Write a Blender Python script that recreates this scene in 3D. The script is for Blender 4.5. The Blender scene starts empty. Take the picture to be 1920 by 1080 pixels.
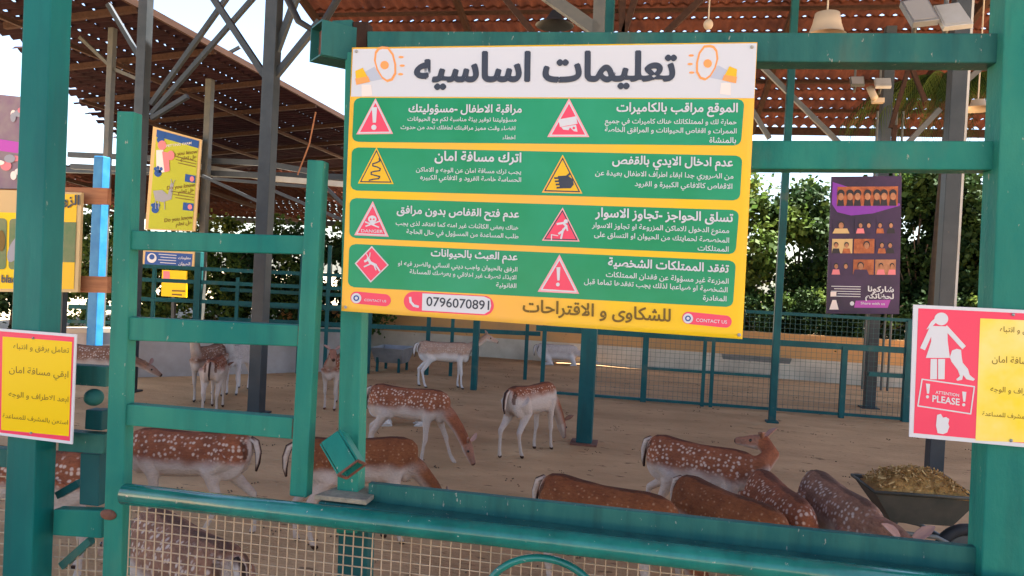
import bpy, bmesh, math, random, unicodedata
from mathutils import Vector, Matrix, Quaternion, noise as mnoise
random.seed(7)
C = bpy.context.scene.collection
SC = bpy.context.scene

# ------------------------------------------------------------------ camera
YAW, PITCH, ROLL, FPX, EYE = math.radians(10.2), math.radians(-0.86), math.radians(2.87), 1387.0, 1.75
fw = Vector((-math.sin(YAW)*math.cos(PITCH), math.cos(YAW)*math.cos(PITCH), math.sin(PITCH)))
r0 = fw.cross(Vector((0, 0, 1))).normalized(); u0 = r0.cross(fw)
rt = math.cos(ROLL)*r0 + math.sin(ROLL)*u0; up = -math.sin(ROLL)*r0 + math.cos(ROLL)*u0
cam_pos = Vector((0, 0, EYE))
cd = bpy.data.cameras.new('camera'); cam = bpy.data.objects.new('camera', cd); C.objects.link(cam)
cd.sensor_width = 36; cd.lens = FPX/1920*36; cd.clip_start = 0.05; cd.clip_end = 600
cam.matrix_world = Matrix(((rt.x, up.x, -fw.x, 0), (rt.y, up.y, -fw.y, 0), (rt.z, up.z, -fw.z, EYE), (0, 0, 0, 1)))
SC.camera = cam

# ------------------------------------------------------------------ world, sun, exposure
SUN_EL, SUN_AZ = math.radians(73), math.radians(60)      # azimuth from +Y towards +X
W = bpy.data.worlds.new('World'); SC.world = W; W.use_nodes = True
wn = W.node_tree; bg = wn.nodes['Background']
sky = wn.nodes.new('ShaderNodeTexSky'); sky.sky_type = 'NISHITA'; sky.sun_disc = False
sky.sun_elevation = SUN_EL; sky.sun_rotation = SUN_AZ; sky.dust_density = 1.6; sky.ozone_density = 0.6; sky.air_density = 1.0
wn.links.new(sky.outputs[0], bg.inputs[0]); bg.inputs[1].default_value = 0.05
sd = bpy.data.lights.new('sun', 'SUN'); so = bpy.data.objects.new('sun', sd); C.objects.link(so)
sd.energy = 5.0; sd.angle = math.radians(0.5); sd.color = (1, 0.94, 0.85)
sv = Vector((math.sin(SUN_AZ)*math.cos(SUN_EL), math.cos(SUN_AZ)*math.cos(SUN_EL), math.sin(SUN_EL)))
so.rotation_euler = sv.to_track_quat('Z', 'Y').to_euler(); so.location = (0, 0, 30)
SC.view_settings.view_transform = 'Standard'; SC.view_settings.look = 'None'
SC.view_settings.exposure = 3.25; SC.view_settings.gamma = 1.0
SC.cycles.max_bounces = 8; SC.cycles.diffuse_bounces = 4; SC.cycles.use_denoising = True
SC.cycles.transparent_max_bounces = 8

# ------------------------------------------------------------------ pixel (photo 1920x1080) to world
def ray(px, py): return fw*FPX + rt*(px-960) - up*(py-540)
def onY(px, py, Y):
    d = ray(px, py); return cam_pos + d*(Y/d.y)
def onZ(px, py, z=0.0):
    d = ray(px, py); return cam_pos + d*((z-EYE)/d.z)

# ------------------------------------------------------------------ materials
MATS = {}
def mat(name, color, rough=0.6, spec=0.4, metal=0.0, var=None, scale=6.0, detail=4.0, chips=None, chip_t=0.68,
        chip_scale=25.0, bump=0.0, bump_scale=40.0, stretch=(1, 1, 1), vw=1.0, coat=0.0, trans=0.0, dirt=0.0, bdist=0.02, brot=0.0):
    m = bpy.data.materials.new(name); m.use_nodes = True; nt = m.node_tree
    b = nt.nodes['Principled BSDF']; L = nt.links.new
    b.inputs['Roughness'].default_value = rough; b.inputs['Specular IOR Level'].default_value = spec
    b.inputs['Metallic'].default_value = metal; b.inputs['Coat Weight'].default_value = coat
    geo = nt.nodes.new('ShaderNodeNewGeometry')
    mp = nt.nodes.new('ShaderNodeMapping'); mp.inputs['Scale'].default_value = stretch
    L(geo.outputs['Position'], mp.inputs['Vector'])
    col = None
    rgb = nt.nodes.new('ShaderNodeRGB'); rgb.outputs[0].default_value = (*color, 1); col = rgb.outputs[0]
    def noise(sc, det=detail):
        n = nt.nodes.new('ShaderNodeTexNoise'); n.inputs['Scale'].default_value = sc; n.inputs['Detail'].default_value = det
        n.inputs['Roughness'].default_value = 0.62
        L(mp.outputs[0], n.inputs['Vector']); return n.outputs['Fac']
    def mix(f, a, c):
        x = nt.nodes.new('ShaderNodeMix'); x.data_type = 'RGBA'; L(f, x.inputs[0]); L(a, x.inputs[6])
        if isinstance(c, tuple): x.inputs[7].default_value = (*c, 1)
        else: L(c, x.inputs[7])
        return x.outputs[2]
    def ramp(f, lo, hi):
        r = nt.nodes.new('ShaderNodeMapRange'); L(f, r.inputs[0]); r.inputs[1].default_value = lo; r.inputs[2].default_value = hi
        r.inputs[4].default_value = 1.0; return r.outputs[0]
    if var is not None:
        r = nt.nodes.new('ShaderNodeMapRange'); L(noise(scale), r.inputs[0]); r.inputs[1].default_value = 0.35; r.inputs[2].default_value = 0.66
        r.inputs[4].default_value = vw
        col = mix(r.outputs[0], col, var)
    if chips is not None:
        col = mix(ramp(noise(chip_scale, 6.0), chip_t, chip_t+0.03), col, chips)
    if dirt > 0:
        m2 = nt.nodes.new('ShaderNodeMapping'); m2.inputs['Scale'].default_value = (26, 26, 2.2); L(geo.outputs['Position'], m2.inputs['Vector'])
        n2 = nt.nodes.new('ShaderNodeTexNoise'); n2.inputs['Scale'].default_value = 1.0; n2.inputs['Detail'].default_value = 5; L(m2.outputs[0], n2.inputs['Vector'])
        r2 = nt.nodes.new('ShaderNodeMapRange'); L(n2.outputs['Fac'], r2.inputs[0]); r2.inputs[1].default_value = .52; r2.inputs[2].default_value = .75; r2.inputs[4].default_value = dirt
        col = mix(r2.outputs[0], col, tuple(c*.42+.012 for c in color))
        n3 = noise(2.6, 8.0); r3 = nt.nodes.new('ShaderNodeMapRange'); L(n3, r3.inputs[0]); r3.inputs[1].default_value = .60; r3.inputs[2].default_value = .72; r3.inputs[4].default_value = dirt*.7
        col = mix(r3.outputs[0], col, (.15, .13, .085))
    L(col, b.inputs['Base Color'])
    if trans > 0:
        tb = nt.nodes.new('ShaderNodeBsdfTranslucent'); L(col, tb.inputs[0]); ms = nt.nodes.new('ShaderNodeMixShader')
        ms.inputs[0].default_value = trans; L(b.outputs[0], ms.inputs[1]); L(tb.outputs[0], ms.inputs[2])
        L(ms.outputs[0], nt.nodes['Material Output'].inputs[0])
    if bump > 0:
        bn = nt.nodes.new('ShaderNodeBump'); bn.inputs['Strength'].default_value = bump; bn.inputs['Distance'].default_value = bdist
        if brot:
            m3 = nt.nodes.new('ShaderNodeMapping'); m3.inputs['Rotation'].default_value = (0, brot, 0); m3.inputs['Scale'].default_value = (1, 1, .22); L(geo.outputs['Position'], m3.inputs['Vector'])
            n4 = nt.nodes.new('ShaderNodeTexNoise'); n4.inputs['Scale'].default_value = bump_scale; n4.inputs['Detail'].default_value = 3; L(m3.outputs[0], n4.inputs['Vector']); L(n4.outputs['Fac'], bn.inputs['Height'])
        else: L(noise(bump_scale, 5.0), bn.inputs['Height']); L(bn.outputs[0], b.inputs['Normal'])
    MATS[name] = m; return m
G1 = mat('green_paint', (0.006, 0.150, 0.125), 0.45, 0.12, var=(0.035, 0.215, 0.15), scale=3.5, chips=(0.30, 0.32, 0.25), chip_t=0.668, chip_scale=60, bump=0.12, bump_scale=60, stretch=(1, 1, .5), dirt=0.38)
G2 = mat('teal_paint', (0.002, 0.105, 0.100), 0.40, 0.15, var=(0.008, 0.155, 0.135), scale=4, chips=(0.22, 0.26, 0.22), chip_t=0.69, chip_scale=50, bump=0.08, bump_scale=50, stretch=(1, 1, .3), dirt=0.35)
G3 = mat('worn_green_paint', (0.016, 0.098, 0.092), 0.46, 0.12, var=(0.034, 0.14, 0.115), scale=7, chips=(0.32, 0.30, 0.25), chip_t=0.66, chip_scale=65, bump=0.12, bump_scale=60, stretch=(1.6, 1, .5), dirt=0.6)
GP = mat('glossy_green_paint', (0.003, 0.12, 0.10), 0.23, 0.4, var=(0.015, 0.20, 0.16), scale=8, chips=(0.42, 0.42, 0.36), chip_t=0.67, chip_scale=60, bump=0.06, bump_scale=50, coat=0.3, dirt=0.4)
GD = mat('dark_teal_paint', (0.005, 0.062, 0.068), 0.5, 0.2, var=(0.010, 0.09, 0.092), scale=3, chips=(0.12, 0.10, 0.08), chip_t=0.7, chip_scale=12, dirt=0.5)
PD = mat('dark_steel', (0.020, 0.027, 0.033), 0.5, 0.4, var=(0.035, 0.041, 0.048), scale=4, chips=(0.10, 0.07, 0.05), chip_t=0.7)
PG = mat('grey_steel', (0.065, 0.07, 0.068), 0.5, 0.4, var=(0.10, 0.095, 0.083), scale=5)
PW = mat('pale_steel', (0.42, 0.42, 0.41), 0.5, 0.4, var=(0.32, 0.30, 0.27), scale=3)
RUST = mat('rusty_steel', (0.20, 0.075, 0.045), 0.75, 0.3, var=(0.12, 0.055, 0.04), scale=30, bump=0.3, bump_scale=90)
WIRE = mat('beige_wire', (0.50, 0.36, 0.24), 0.5, 0.4, var=(0.36, 0.25, 0.16), scale=14)
WIRED = mat('dark_wire', (0.03, 0.10, 0.09), 0.5)
DUST = mat('dusty_plate', (0.36, 0.29, 0.21), 0.85, 0.2, var=(0.2, 0.17, 0.13), scale=30, bump=0.4, bump_scale=80)
SAND = mat('sand', (0.54, 0.335, 0.175), 0.95, 0.1, var=(0.37, 0.225, 0.115), scale=1.0, detail=10, chips=(0.22, 0.13, 0.07), chip_t=0.63, chip_scale=6.5, bump=0.9, bump_scale=13, bdist=.03, stretch=(0.7, 1.6, 1))
EARTH = mat('far_ground', (0.40, 0.31, 0.21), 0.95, 0.1, var=(0.33, 0.27, 0.18), scale=0.3)
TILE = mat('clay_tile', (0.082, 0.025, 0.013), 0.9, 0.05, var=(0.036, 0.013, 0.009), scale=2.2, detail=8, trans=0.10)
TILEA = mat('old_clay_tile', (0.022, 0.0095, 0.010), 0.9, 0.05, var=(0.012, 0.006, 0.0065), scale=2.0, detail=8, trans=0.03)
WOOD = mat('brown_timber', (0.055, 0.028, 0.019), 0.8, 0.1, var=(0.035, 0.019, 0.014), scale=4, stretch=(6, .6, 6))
WOODO = mat('orange_timber', (0.42, 0.17, 0.07), 0.7, 0.3, var=(0.3, 0.11, 0.05), scale=5, stretch=(.6, 6, 6))
OCHRE = mat('ochre_plaster', (0.58, 0.30, 0.11), 0.9, 0.2, var=(0.46, 0.25, 0.11), scale=1.6, detail=8, chips=(0.2, 0.11, 0.06), chip_t=0.66, chip_scale=4, bump=0.2, bump_scale=15)
LIME = mat('limewash', (0.58, 0.50, 0.39), 0.9, 0.2, var=(0.42, 0.35, 0.27), scale=1.8, detail=8, chips=(0.25, 0.2, 0.15), chip_t=0.68, chip_scale=5)
BLOCK = mat('grey_block', (0.42, 0.38, 0.36), 0.9, 0.2, var=(0.32, 0.28, 0.25), scale=2, detail=8)
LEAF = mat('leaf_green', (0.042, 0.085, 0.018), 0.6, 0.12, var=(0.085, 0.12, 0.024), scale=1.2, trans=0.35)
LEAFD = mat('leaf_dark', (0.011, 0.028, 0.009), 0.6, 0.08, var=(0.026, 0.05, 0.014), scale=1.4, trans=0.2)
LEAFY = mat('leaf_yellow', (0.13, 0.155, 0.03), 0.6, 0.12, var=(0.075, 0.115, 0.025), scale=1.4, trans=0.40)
BARK = mat('bark', (0.12, 0.085, 0.06), 0.9, 0.2, var=(0.08, 0.06, 0.045), scale=8)
ZINC = mat('zinc', (0.30, 0.31, 0.32), 0.45, 0.5, metal=0.4, var=(0.2, 0.21, 0.22), scale=4)
OLIVE = mat('weathered_barrow', (0.040, 0.042, 0.035), 0.6, 0.3, var=(0.07, 0.063, 0.05), scale=7, chips=(0.16, 0.11, 0.07), chip_t=0.68, chip_scale=25)
RUBBER = mat('rubber', (0.018, 0.018, 0.02), 0.7)
HAY = mat('chopped_feed', (0.44, 0.255, 0.085), 0.9, 0.1, var=(0.27, 0.145, 0.05), scale=25, detail=6, bump=0.8, bump_scale=60)
LAMPW = mat('lamp_white', (0.45, 0.36, 0.26), 0.6)
BLUEP = mat('bright_blue', (0.008, 0.14, 0.36), 0.5, var=(0.03, 0.20, 0.42), scale=5)
VB = dict(rough=0.25, spec=0.18, bump=0.45, bump_scale=9, bdist=.03, brot=.8)
def vinyl(name, c, var=None, vs=4.0): return mat(name, c, var=var, scale=vs, **VB)
V_WHITE = vinyl('print_white', (0.62, 0.61, 0.64)); V_GREEN = vinyl('print_green', (0.014, 0.255, 0.10), (0.026, 0.30, 0.15), 3)
V_YEL = vinyl('print_yellow', (0.84, 0.50, 0.015), (0.86, 0.40, 0.09), 1.6); V_INK = vinyl('print_ink', (0.05, 0.055, 0.075))
V_RED = vinyl('print_red', (0.80, 0.07, 0.13)); V_PINK = vinyl('print_pink_edge', (0.85, 0.36, 0.40)); V_ORG = vinyl('print_orange', (0.90, 0.34, 0.10))
V_AMB = vinyl('print_amber', (0.80, 0.46, 0.02)); V_BRN = vinyl('print_brown', (0.16, 0.09, 0.015)); V_PEACH = vinyl('print_peach', (0.82, 0.68, 0.62))
V_SUN = vinyl('print_sun_yellow', (0.80, 0.52, 0.004)); V_SUNF = vinyl('print_faded_yellow', (0.88, 0.68, 0.22), (0.86, 0.62, 0.03), 7); V_HOT = vinyl('print_hot_pink', (0.80, 0.055, 0.12))
V_PUR = vinyl('print_night_purple', (0.035, 0.022, 0.05), (0.06, 0.03, 0.085), 1.5); V_VIO = vinyl('print_violet', (0.19, 0.04, 0.36)); V_MAG = vinyl('print_magenta', (0.42, 0.07, 0.38))
V_LIME = vinyl('print_lime', (0.38, 0.40, 0.025)); V_NAVY = vinyl('print_navy', (0.02, 0.07, 0.27)); V_TAN = vinyl('print_tan', (0.55, 0.38, 0.18)); V_SKIN = vinyl('print_skin', (0.45, 0.22, 0.12), (0.3, 0.13, 0.07), 9)
V_GREY = vinyl('print_grey', (0.28, 0.28, 0.32)); V_ROSE = vinyl('print_rose', (0.66, 0.19, 0.22)); V_RUST = vinyl('print_rust', (0.42, 0.13, 0.05), (0.25, 0.07, 0.03), 12)
V_DK = vinyl('print_dark', (0.03, 0.025, 0.03)); V_GRN2 = vinyl('print_leafy', (0.10, 0.17, 0.07), (0.2, 0.2, 0.1), 5); V_PALEP = vinyl('print_mauve', (0.20, 0.12, 0.17), (0.26, 0.21, 0.20), 3)

# ------------------------------------------------------------------ mesh builder
class MB:
    def __init__(s): s.v, s.f, s.m = [], [], []
    def add(s, vs, fs, m=0):
        o = len(s.v); s.v += [Vector(p) for p in vs]; s.f += [tuple(i+o for i in f) for f in fs]; s.m += [m]*len(fs); return s
    def hexa(s, p, m=0):            # p: 4 bottom + 4 top
        return s.add(p, [(3, 2, 1, 0), (4, 5, 6, 7), (0, 1, 5, 4), (1, 2, 6, 5), (2, 3, 7, 6), (3, 0, 4, 7)], m)
    def box(s, c, sz, rz=0, m=0):
        c = Vector(c); R = Matrix.Rotation(rz, 3, 'Z'); x, y, z = sz[0]/2, sz[1]/2, sz[2]/2
        return s.hexa([c+R@Vector(q) for q in ((-x, -y, -z), (x, -y, -z), (x, y, -z), (-x, y, -z), (-x, -y, z), (x, -y, z), (x, y, z), (-x, y, z))], m)
    def beam(s, a, b, w, h, m=0, ref=(0, 0, 1)):
        a, b = Vector(a), Vector(b); d = (b-a).normalized(); ref = Vector(ref)
        if abs(d.dot(ref)) > 0.98: ref = Vector((0, 1, 0))
        x = d.cross(ref).normalized()*(w/2); y = x.cross(d).normalized()*(h/2)
        return s.hexa([a-x-y, a+x-y, a+x+y, a-x+y, b-x-y, b+x-y, b+x+y, b-x+y], m)
    def tube(s, pts, r, n=12, m=0, caps=True, close=False):
        pts = [Vector(p) for p in pts]; rs = r if isinstance(r, (list, tuple)) else [r]*len(pts); k = len(pts); vs, fs = [], []
        prev = None
        for i, p in enumerate(pts):
            if close: d = pts[(i+1) % k]-pts[i-1]
            else: d = pts[min(i+1, k-1)]-pts[max(i-1, 0)]
            d.normalize()
            if prev is None:
                a = d.orthogonal().normalized()
            else:
                a = (prev-d*prev.dot(d)).normalized()
            prev = a; b = d.cross(a)
            for j in range(n):
                t = 2*math.pi*j/n; vs.append(p+(a*math.cos(t)+b*math.sin(t))*rs[i])
        for i in range(k if close else k-1):
            i2 = (i+1) % k
            for j in range(n):
                j2 = (j+1) % n; fs.append((i*n+j, i*n+j2, i2*n+j2, i2*n+j))
        if caps and not close: fs += [tuple(range(n-1, -1, -1)), tuple((k-1)*n+j for j in range(n))]
        return s.add(vs, fs, m)
    def ell(s, c, rad, n=12, k=8, m=0, rot=None):
        c = Vector(c); vs, fs = [], []; R = rot or Matrix.Identity(3)
        for i in range(k+1):
            th = math.pi*i/k
            for j in range(n):
                ph = 2*math.pi*j/n
                vs.append(c+R@Vector((rad[0]*math.sin(th)*math.cos(ph), rad[1]*math.sin(th)*math.sin(ph), rad[2]*math.cos(th))))
        for i in range(k):
            for j in range(n):
                fs.append((i*n+j, (i+1)*n+j, (i+1)*n+(j+1) % n, i*n+(j+1) % n))
        return s.add(vs, fs, m)
    def build(s, name, mats, parent=None, smooth=False, bevel=0.0, origin=None):
        if not isinstance(mats, (list, tuple)): mats = [mats]
        o3 = Vector(origin) if origin is not None else (parent_loc(parent) if parent else Vector((0, 0, 0)))
        me = bpy.data.meshes.new(name); me.from_pydata([p-o3 for p in s.v], [], s.f)
        for mm in mats: me.materials.append(mm)
        me.polygons.foreach_set('material_index', s.m)
        if smooth: me.polygons.foreach_set('use_smooth', [True]*len(s.f))
        me.validate(); me.update()
        o = bpy.data.objects.new(name, me); C.objects.link(o)
        if parent: o.parent = parent
        elif origin is not None: o.location = o3
        if bevel:
            b = o.modifiers.new('bevel', 'BEVEL'); b.width = bevel; b.segments = 2; b.limit_method = 'ANGLE'
        return o
def parent_loc(o):
    l = Vector((0, 0, 0))
    while o is not None: l += o.location; o = o.parent
    return l
def tag(o, label, cat, group=None, kind=None):
    if label: o['label'] = label
    if cat: o['category'] = cat
    if group: o['group'] = group
    if kind: o['kind'] = kind
    return o
def thing(name, loc, label, cat, group=None):
    e = bpy.data.objects.new(name, None); C.objects.link(e); e.location = loc; e.empty_display_size = 0.2
    return tag(e, label, cat, group)

# ------------------------------------------------------------------ writing
FORMS = {}
for cp in range(0xFE80, 0xFEFD):
    d = unicodedata.decomposition(chr(cp))
    if d:
        p = d.split(); FORMS.setdefault(tuple(int(x, 16) for x in p[1:]), {})[p[0]] = chr(cp)
def shape(sx):
    t, i = [], 0
    while i < len(sx):
        if sx[i] == 'ل' and i+1 < len(sx) and (0x644, ord(sx[i+1])) in FORMS: t.append((0x644, ord(sx[i+1]))); i += 2
        else: t.append((ord(sx[i]),)); i += 1
    out = []
    jl = lambda k: 0 <= k < len(t) and t[k] in FORMS and '<initial>' in FORMS[t[k]]      # joins to the next
    jr = lambda k: 0 <= k < len(t) and t[k] in FORMS and '<final>' in FORMS[t[k]]        # joins to the previous
    for k, c in enumerate(t):
        if c not in FORMS: out.append(''.join(chr(x) for x in c)); continue
        a, b = jl(k-1) and jr(k), jl(k) and jr(k+1); F = FORMS[c]
        out.append(F['<medial>'] if a and b else F['<final>'] if a else F['<initial>'] if b else F['<isolated>'])
    return ''.join(reversed(out))
TXT = {}
def text_mesh(sx, bold=0.0):
    key = (sx, bold)
    if key in TXT: return TXT[key]
    s2 = shape(sx) if any('\u0600' <= c <= '\u06ff' for c in sx) else sx
    c = bpy.data.curves.new('t', 'FONT'); c.body = s2; c.offset = bold; c.resolution_u = 3; c.fill_mode = 'FRONT'
    o = bpy.data.objects.new('t', c); C.objects.link(o); bpy.context.view_layer.update()
    me = o.evaluated_get(bpy.context.evaluated_depsgraph_get()).to_mesh()
    vs = [v.co.copy() for v in me.vertices]; fs = [tuple(p.vertices) for p in me.polygons]
    o.evaluated_get(bpy.context.evaluated_depsgraph_get()).to_mesh_clear()
    bpy.data.objects.remove(o); bpy.data.curves.remove(c)
    par = list(range(len(vs)))
    def find(x):
        while par[x] != x: par[x] = par[par[x]]; x = par[x]
        return x
    for f in fs:
        for q in f[1:]: par[find(q)] = find(f[0])
    cx = {}
    for q, v in enumerate(vs): cx.setdefault(find(q), []).append(v.x)
    order = {k: n for n, k in enumerate(sorted(cx, key=lambda k: min(cx[k])))}
    lay = [order[find(q)] % 3 for q in range(len(vs))]
    x0 = min(v.x for v in vs); x1 = max(v.x for v in vs)
    TXT[key] = (vs, fs, lay, x0, x1); return TXT[key]

class Sheet:                    # a flat printed sheet standing on the plane Y = Y0; layers rise towards the viewer
    def __init__(s, Y, eps=0.0005, slope=None): s.Y, s.eps, s.slope = Y, eps, slope or (lambda y: 0.0505)
    wave = None
    def at(s, px, py, layer=0.0): return onY(px, py, s.Y-layer*s.eps-(s.wave(px, py) if s.wave else 0.0))
    def poly(s, mb, pts, layer, m=0):
        return mb.add([s.at(x, y, layer) for x, y in pts], [tuple(range(len(pts)-1, -1, -1))], m)
    def strip(s, mb, pts, w, layer, m=0, close=False):
        n = len(pts)
        for i in range(n if close else n-1):
            (x0, y0), (x1, y1) = pts[i], pts[(i+1) % n]; dx, dy = x1-x0, y1-y0; l = math.hypot(dx, dy) or 1
            nx, ny = -dy/l*w/2, dx/l*w/2; ex, ey = dx/l*w*.3, dy/l*w*.3
            s.poly(mb, [(x0+nx-ex, y0+ny-ey), (x1+nx+ex, y1+ny+ey), (x1-nx+ex, y1-ny+ey), (x0-nx-ex, y0-ny-ey)][::1], layer+0.05*(i % 4), m)
    def oval(s, mb, cx, cy, rx, ry, layer, m=0, n=20, rot=0.0):
        c, q = math.cos(rot), math.sin(rot)
        s.poly(mb, [(cx+rx*math.cos(t)*c-ry*math.sin(t)*q, cy+rx*math.cos(t)*q+ry*math.sin(t)*c) for t in [2*math.pi*i/n for i in range(n)]], layer, m)
    def rrect(s, mb, q, r, layer, m=0):      # q: TL,TR,BR,BL with rounded corners
        pts = []
        for i in range(4):
            p, a, b = Vector(q[i]), Vector(q[i-1]), Vector(q[(i+1) % 4]); da, db = (a-p).normalized()*r, (b-p).normalized()*r
            for t in (0, .25, .5, .75, 1): pts.append(tuple(p+da*(1-t)**2+db*t**2))
        s.poly(mb, pts, layer, m)
    def text(s, mb, sx, xr, yr, xl, layer, m=0, bold=0.02, hs=1.0, slope=None, heavy=0.0):
        vs, fs, lay, x0, x1 = text_mesh(sx, bold); sl = s.slope(yr) if slope is None else slope
        k = (xr-xl)/(x1-x0)
        offs = [(0, 0)] if not heavy else [(0, 0), (heavy, 0), (-heavy, 0), (0, heavy), (0, -heavy)]
        for c, (ox, oy) in enumerate(offs):
            mb.add([s.at(xl+(v.x+ox-x0)*k+0.045*v.y*k*hs, yr-sl*(xr-xl-(v.x-x0)*k)-(v.y+oy)*k*hs, layer+0.12*q+.4*c) for v, q in zip(vs, lay)], fs, m)

# ================================================================== SETTING
g = MB(); N = 70
for i in range(N+1):
    for j in range(N+1):
        x, y = -14+i*28/N, -3+j*24/N
        z = 0.030*mnoise.noise(Vector((x*.5, y*.5, 0)))+0.016*mnoise.noise(Vector((x*1.7, y*1.7, 3)))
        g.v.append(Vector((x, y, z)))
for i in range(N):
    for j in range(N):
        a = i*(N+1)+j; g.f.append((a, a+N+1, a+N+2, a+1)); g.m.append(0)
tag(g.build('pen_ground', SAND, smooth=True), 'brown sandy earth floor of the deer pen', 'ground', kind='structure')
g = MB(); rl = random.Random(21)
for k in range(900):
    x, y = rl.uniform(-6, 7), rl.uniform(2.4, 14); z = 0.030*mnoise.noise(Vector((x*.5, y*.5, 0)))+0.016*mnoise.noise(Vector((x*1.7, y*1.7, 3)))+.004
    if rl.random() < .6:
        r = rl.uniform(.004, .008)
        for q in range(rl.randint(2, 5)): g.ell((x+rl.gauss(0, .03), y+rl.gauss(0, .03), z+r*.3), (r, r, r*.7), 6, 4, 0)
    else:
        a = rl.random()*3.14; l = rl.uniform(.02, .07); g.beam((x, y, z+.002), (x+l*math.cos(a), y+l*math.sin(a), z+.004), .004, .003, 1)
rl2 = random.Random(5); wq = onZ(1700, 1075)
for k in range(260):
    x, y = wq.x+rl2.gauss(0, .45), wq.y+rl2.gauss(0, .35); a = rl2.random()*3.14; l = rl2.uniform(.02, .06); z = 0.030*mnoise.noise(Vector((x*.5, y*.5, 0)))+0.016*mnoise.noise(Vector((x*1.7, y*1.7, 3)))+.004
    g.beam((x, y, z), (x+l*math.cos(a), y+l*math.sin(a), z+.004), .005, .003, 1)
tag(g.build('ground_litter', [mat('droppings', (.12, .08, .052), .9, .1), mat('straw_bits', (.42, .30, .17), .9, .1)]), 'droppings and straw bits scattered over the pen floor', 'litter', kind='stuff')
g = MB(); g.add([(-250, -250, -.09), (250, -250, -.09), (250, 250, -.09), (-250, 250, -.09)], [(0, 1, 2, 3)])
tag(g.build('terrain', EARTH), 'flat dry earth reaching beyond the farm', 'terrain', kind='structure')

# ------------------------------------------------------------------ tiled roofs: lapped rows of corrugated tile with light in the laps
def tile_rows(mb, o, along, down, nrm, length, nrow, w=0.31, wl=0.16, start=None, seed=1, g0=0.012, a_lo=0.036, a_up=0.016, lap=.04):
    rnd = random.Random(seed); o, along, down, nrm = Vector(o), Vector(along), Vector(down), Vector(nrm)
    for k in range(nrow):
        s0 = start(k) if start else 0.0
        if s0 >= length-0.3: continue
        n = int((length-s0)/wl*6); vs, fs = [], []; ph = rnd.random()*6.3
        jit = [rnd.uniform(-.008, .010) for _ in range(n//6+3)]
        for i in range(n+1):
            s = s0+i*wl/6; cw = math.cos(2*math.pi*s/wl+ph); j = jit[i//6]
            b = o+along*s+down*(k*w)
            vs.append(b+nrm*(a_up*cw)); vs.append(b+down*(w*.5)+nrm*((g0+(a_lo+a_up)*cw+j)/2)); vs.append(b+down*(w+lap)+nrm*(g0+a_lo*cw+j))
        for i in range(n):
            fs += [(3*i, 3*i+3, 3*i+4, 3*i+1), (3*i+1, 3*i+4, 3*i+5, 3*i+2)]
        mb.add(vs, fs)
# roof over the pen: falls away from the viewer
tb = math.atan(.25); dB = Vector((0, math.cos(tb), -math.sin(tb))); nB = Vector((0, math.sin(tb), math.cos(tb)))
XB0, XB1, YB0 = -5.85, 7.0, -9.0; oB = Vector((XB0, YB0, 9.15-.25*YB0))  # near end run back unseen past the camera to dim the foreground
roofB = thing('tiled_roof', (XB0, YB0, oB.z), 'big terracotta roof over the pen, sunlight dotting through its tile laps', 'roof', 'tiled shelter roofs')
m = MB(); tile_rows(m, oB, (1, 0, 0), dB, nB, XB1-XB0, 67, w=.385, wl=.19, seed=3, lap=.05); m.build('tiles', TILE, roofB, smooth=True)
m = MB(); L = 67*.385
for k in range(23):
    p = oB+dB*(k*1.12+.35)-nB*.075; m.beam(p, p+Vector((XB1-XB0, 0, 0)), .05, .05, ref=nB)
m.build('battens', WOOD, roofB)
for k in range(6):
    p = oB+Vector((.05+k*2.6, 0, 0))-nB*.16; MB().beam(p, p+dB*L, .08, .12, ref=nB).build('rafter', WOOD, roofB)
p = oB+dB*L; MB().beam(p-nB*.12, p-nB*.12+Vector((XB1-XB0, 0, 0)), .05, .16, ref=nB).build('eave_board', WOOD, roofB)
# lower roof on the left: falls to the left, its high edge runs away from the viewer
ta = math.atan(.10); dA = Vector((-math.cos(ta), 0, -math.sin(ta))); nA = Vector((-math.sin(ta), 0, math.cos(ta)))
oA = Vector((-7.2, 4.2, 5.35))
def ysA(x): return max(4.2, .9*x if x < 9.6 else 9.8+2.0*(x-9.6))
roofA = thing('tiled_roof', oA, 'dark brown tiled roof at upper left with daylight streaks', 'roof', 'tiled shelter roofs')
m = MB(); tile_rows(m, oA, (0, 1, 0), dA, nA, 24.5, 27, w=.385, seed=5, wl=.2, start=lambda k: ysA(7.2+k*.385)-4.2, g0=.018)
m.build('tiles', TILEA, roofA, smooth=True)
for k in range(11):
    y = 7.4+k*1.9; xs = max(7.5, y/.9 if y < 8.6 else 9.6+(y-9.8)/2)
    if xs > 7.9: MB().beam((-7.2, y, 5.24), (-xs, y, 5.24-.1*(xs-7.2)), .07, .09).build('rafter', WOOD, roofA)
MB().beam((-7.2, 4.2, 5.30), (-7.2, 28.6, 5.30), .05, .10).build('edge_board', WOOD, roofA)
for x, z in ((-8.9, 5.07), (-11.0, 4.86)):
    MB().beam((x, ysA(-x)+.1, z-.1), (x, 28.5, z-.1), .06, .06).build('purlin', WOOD, roofA)
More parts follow.
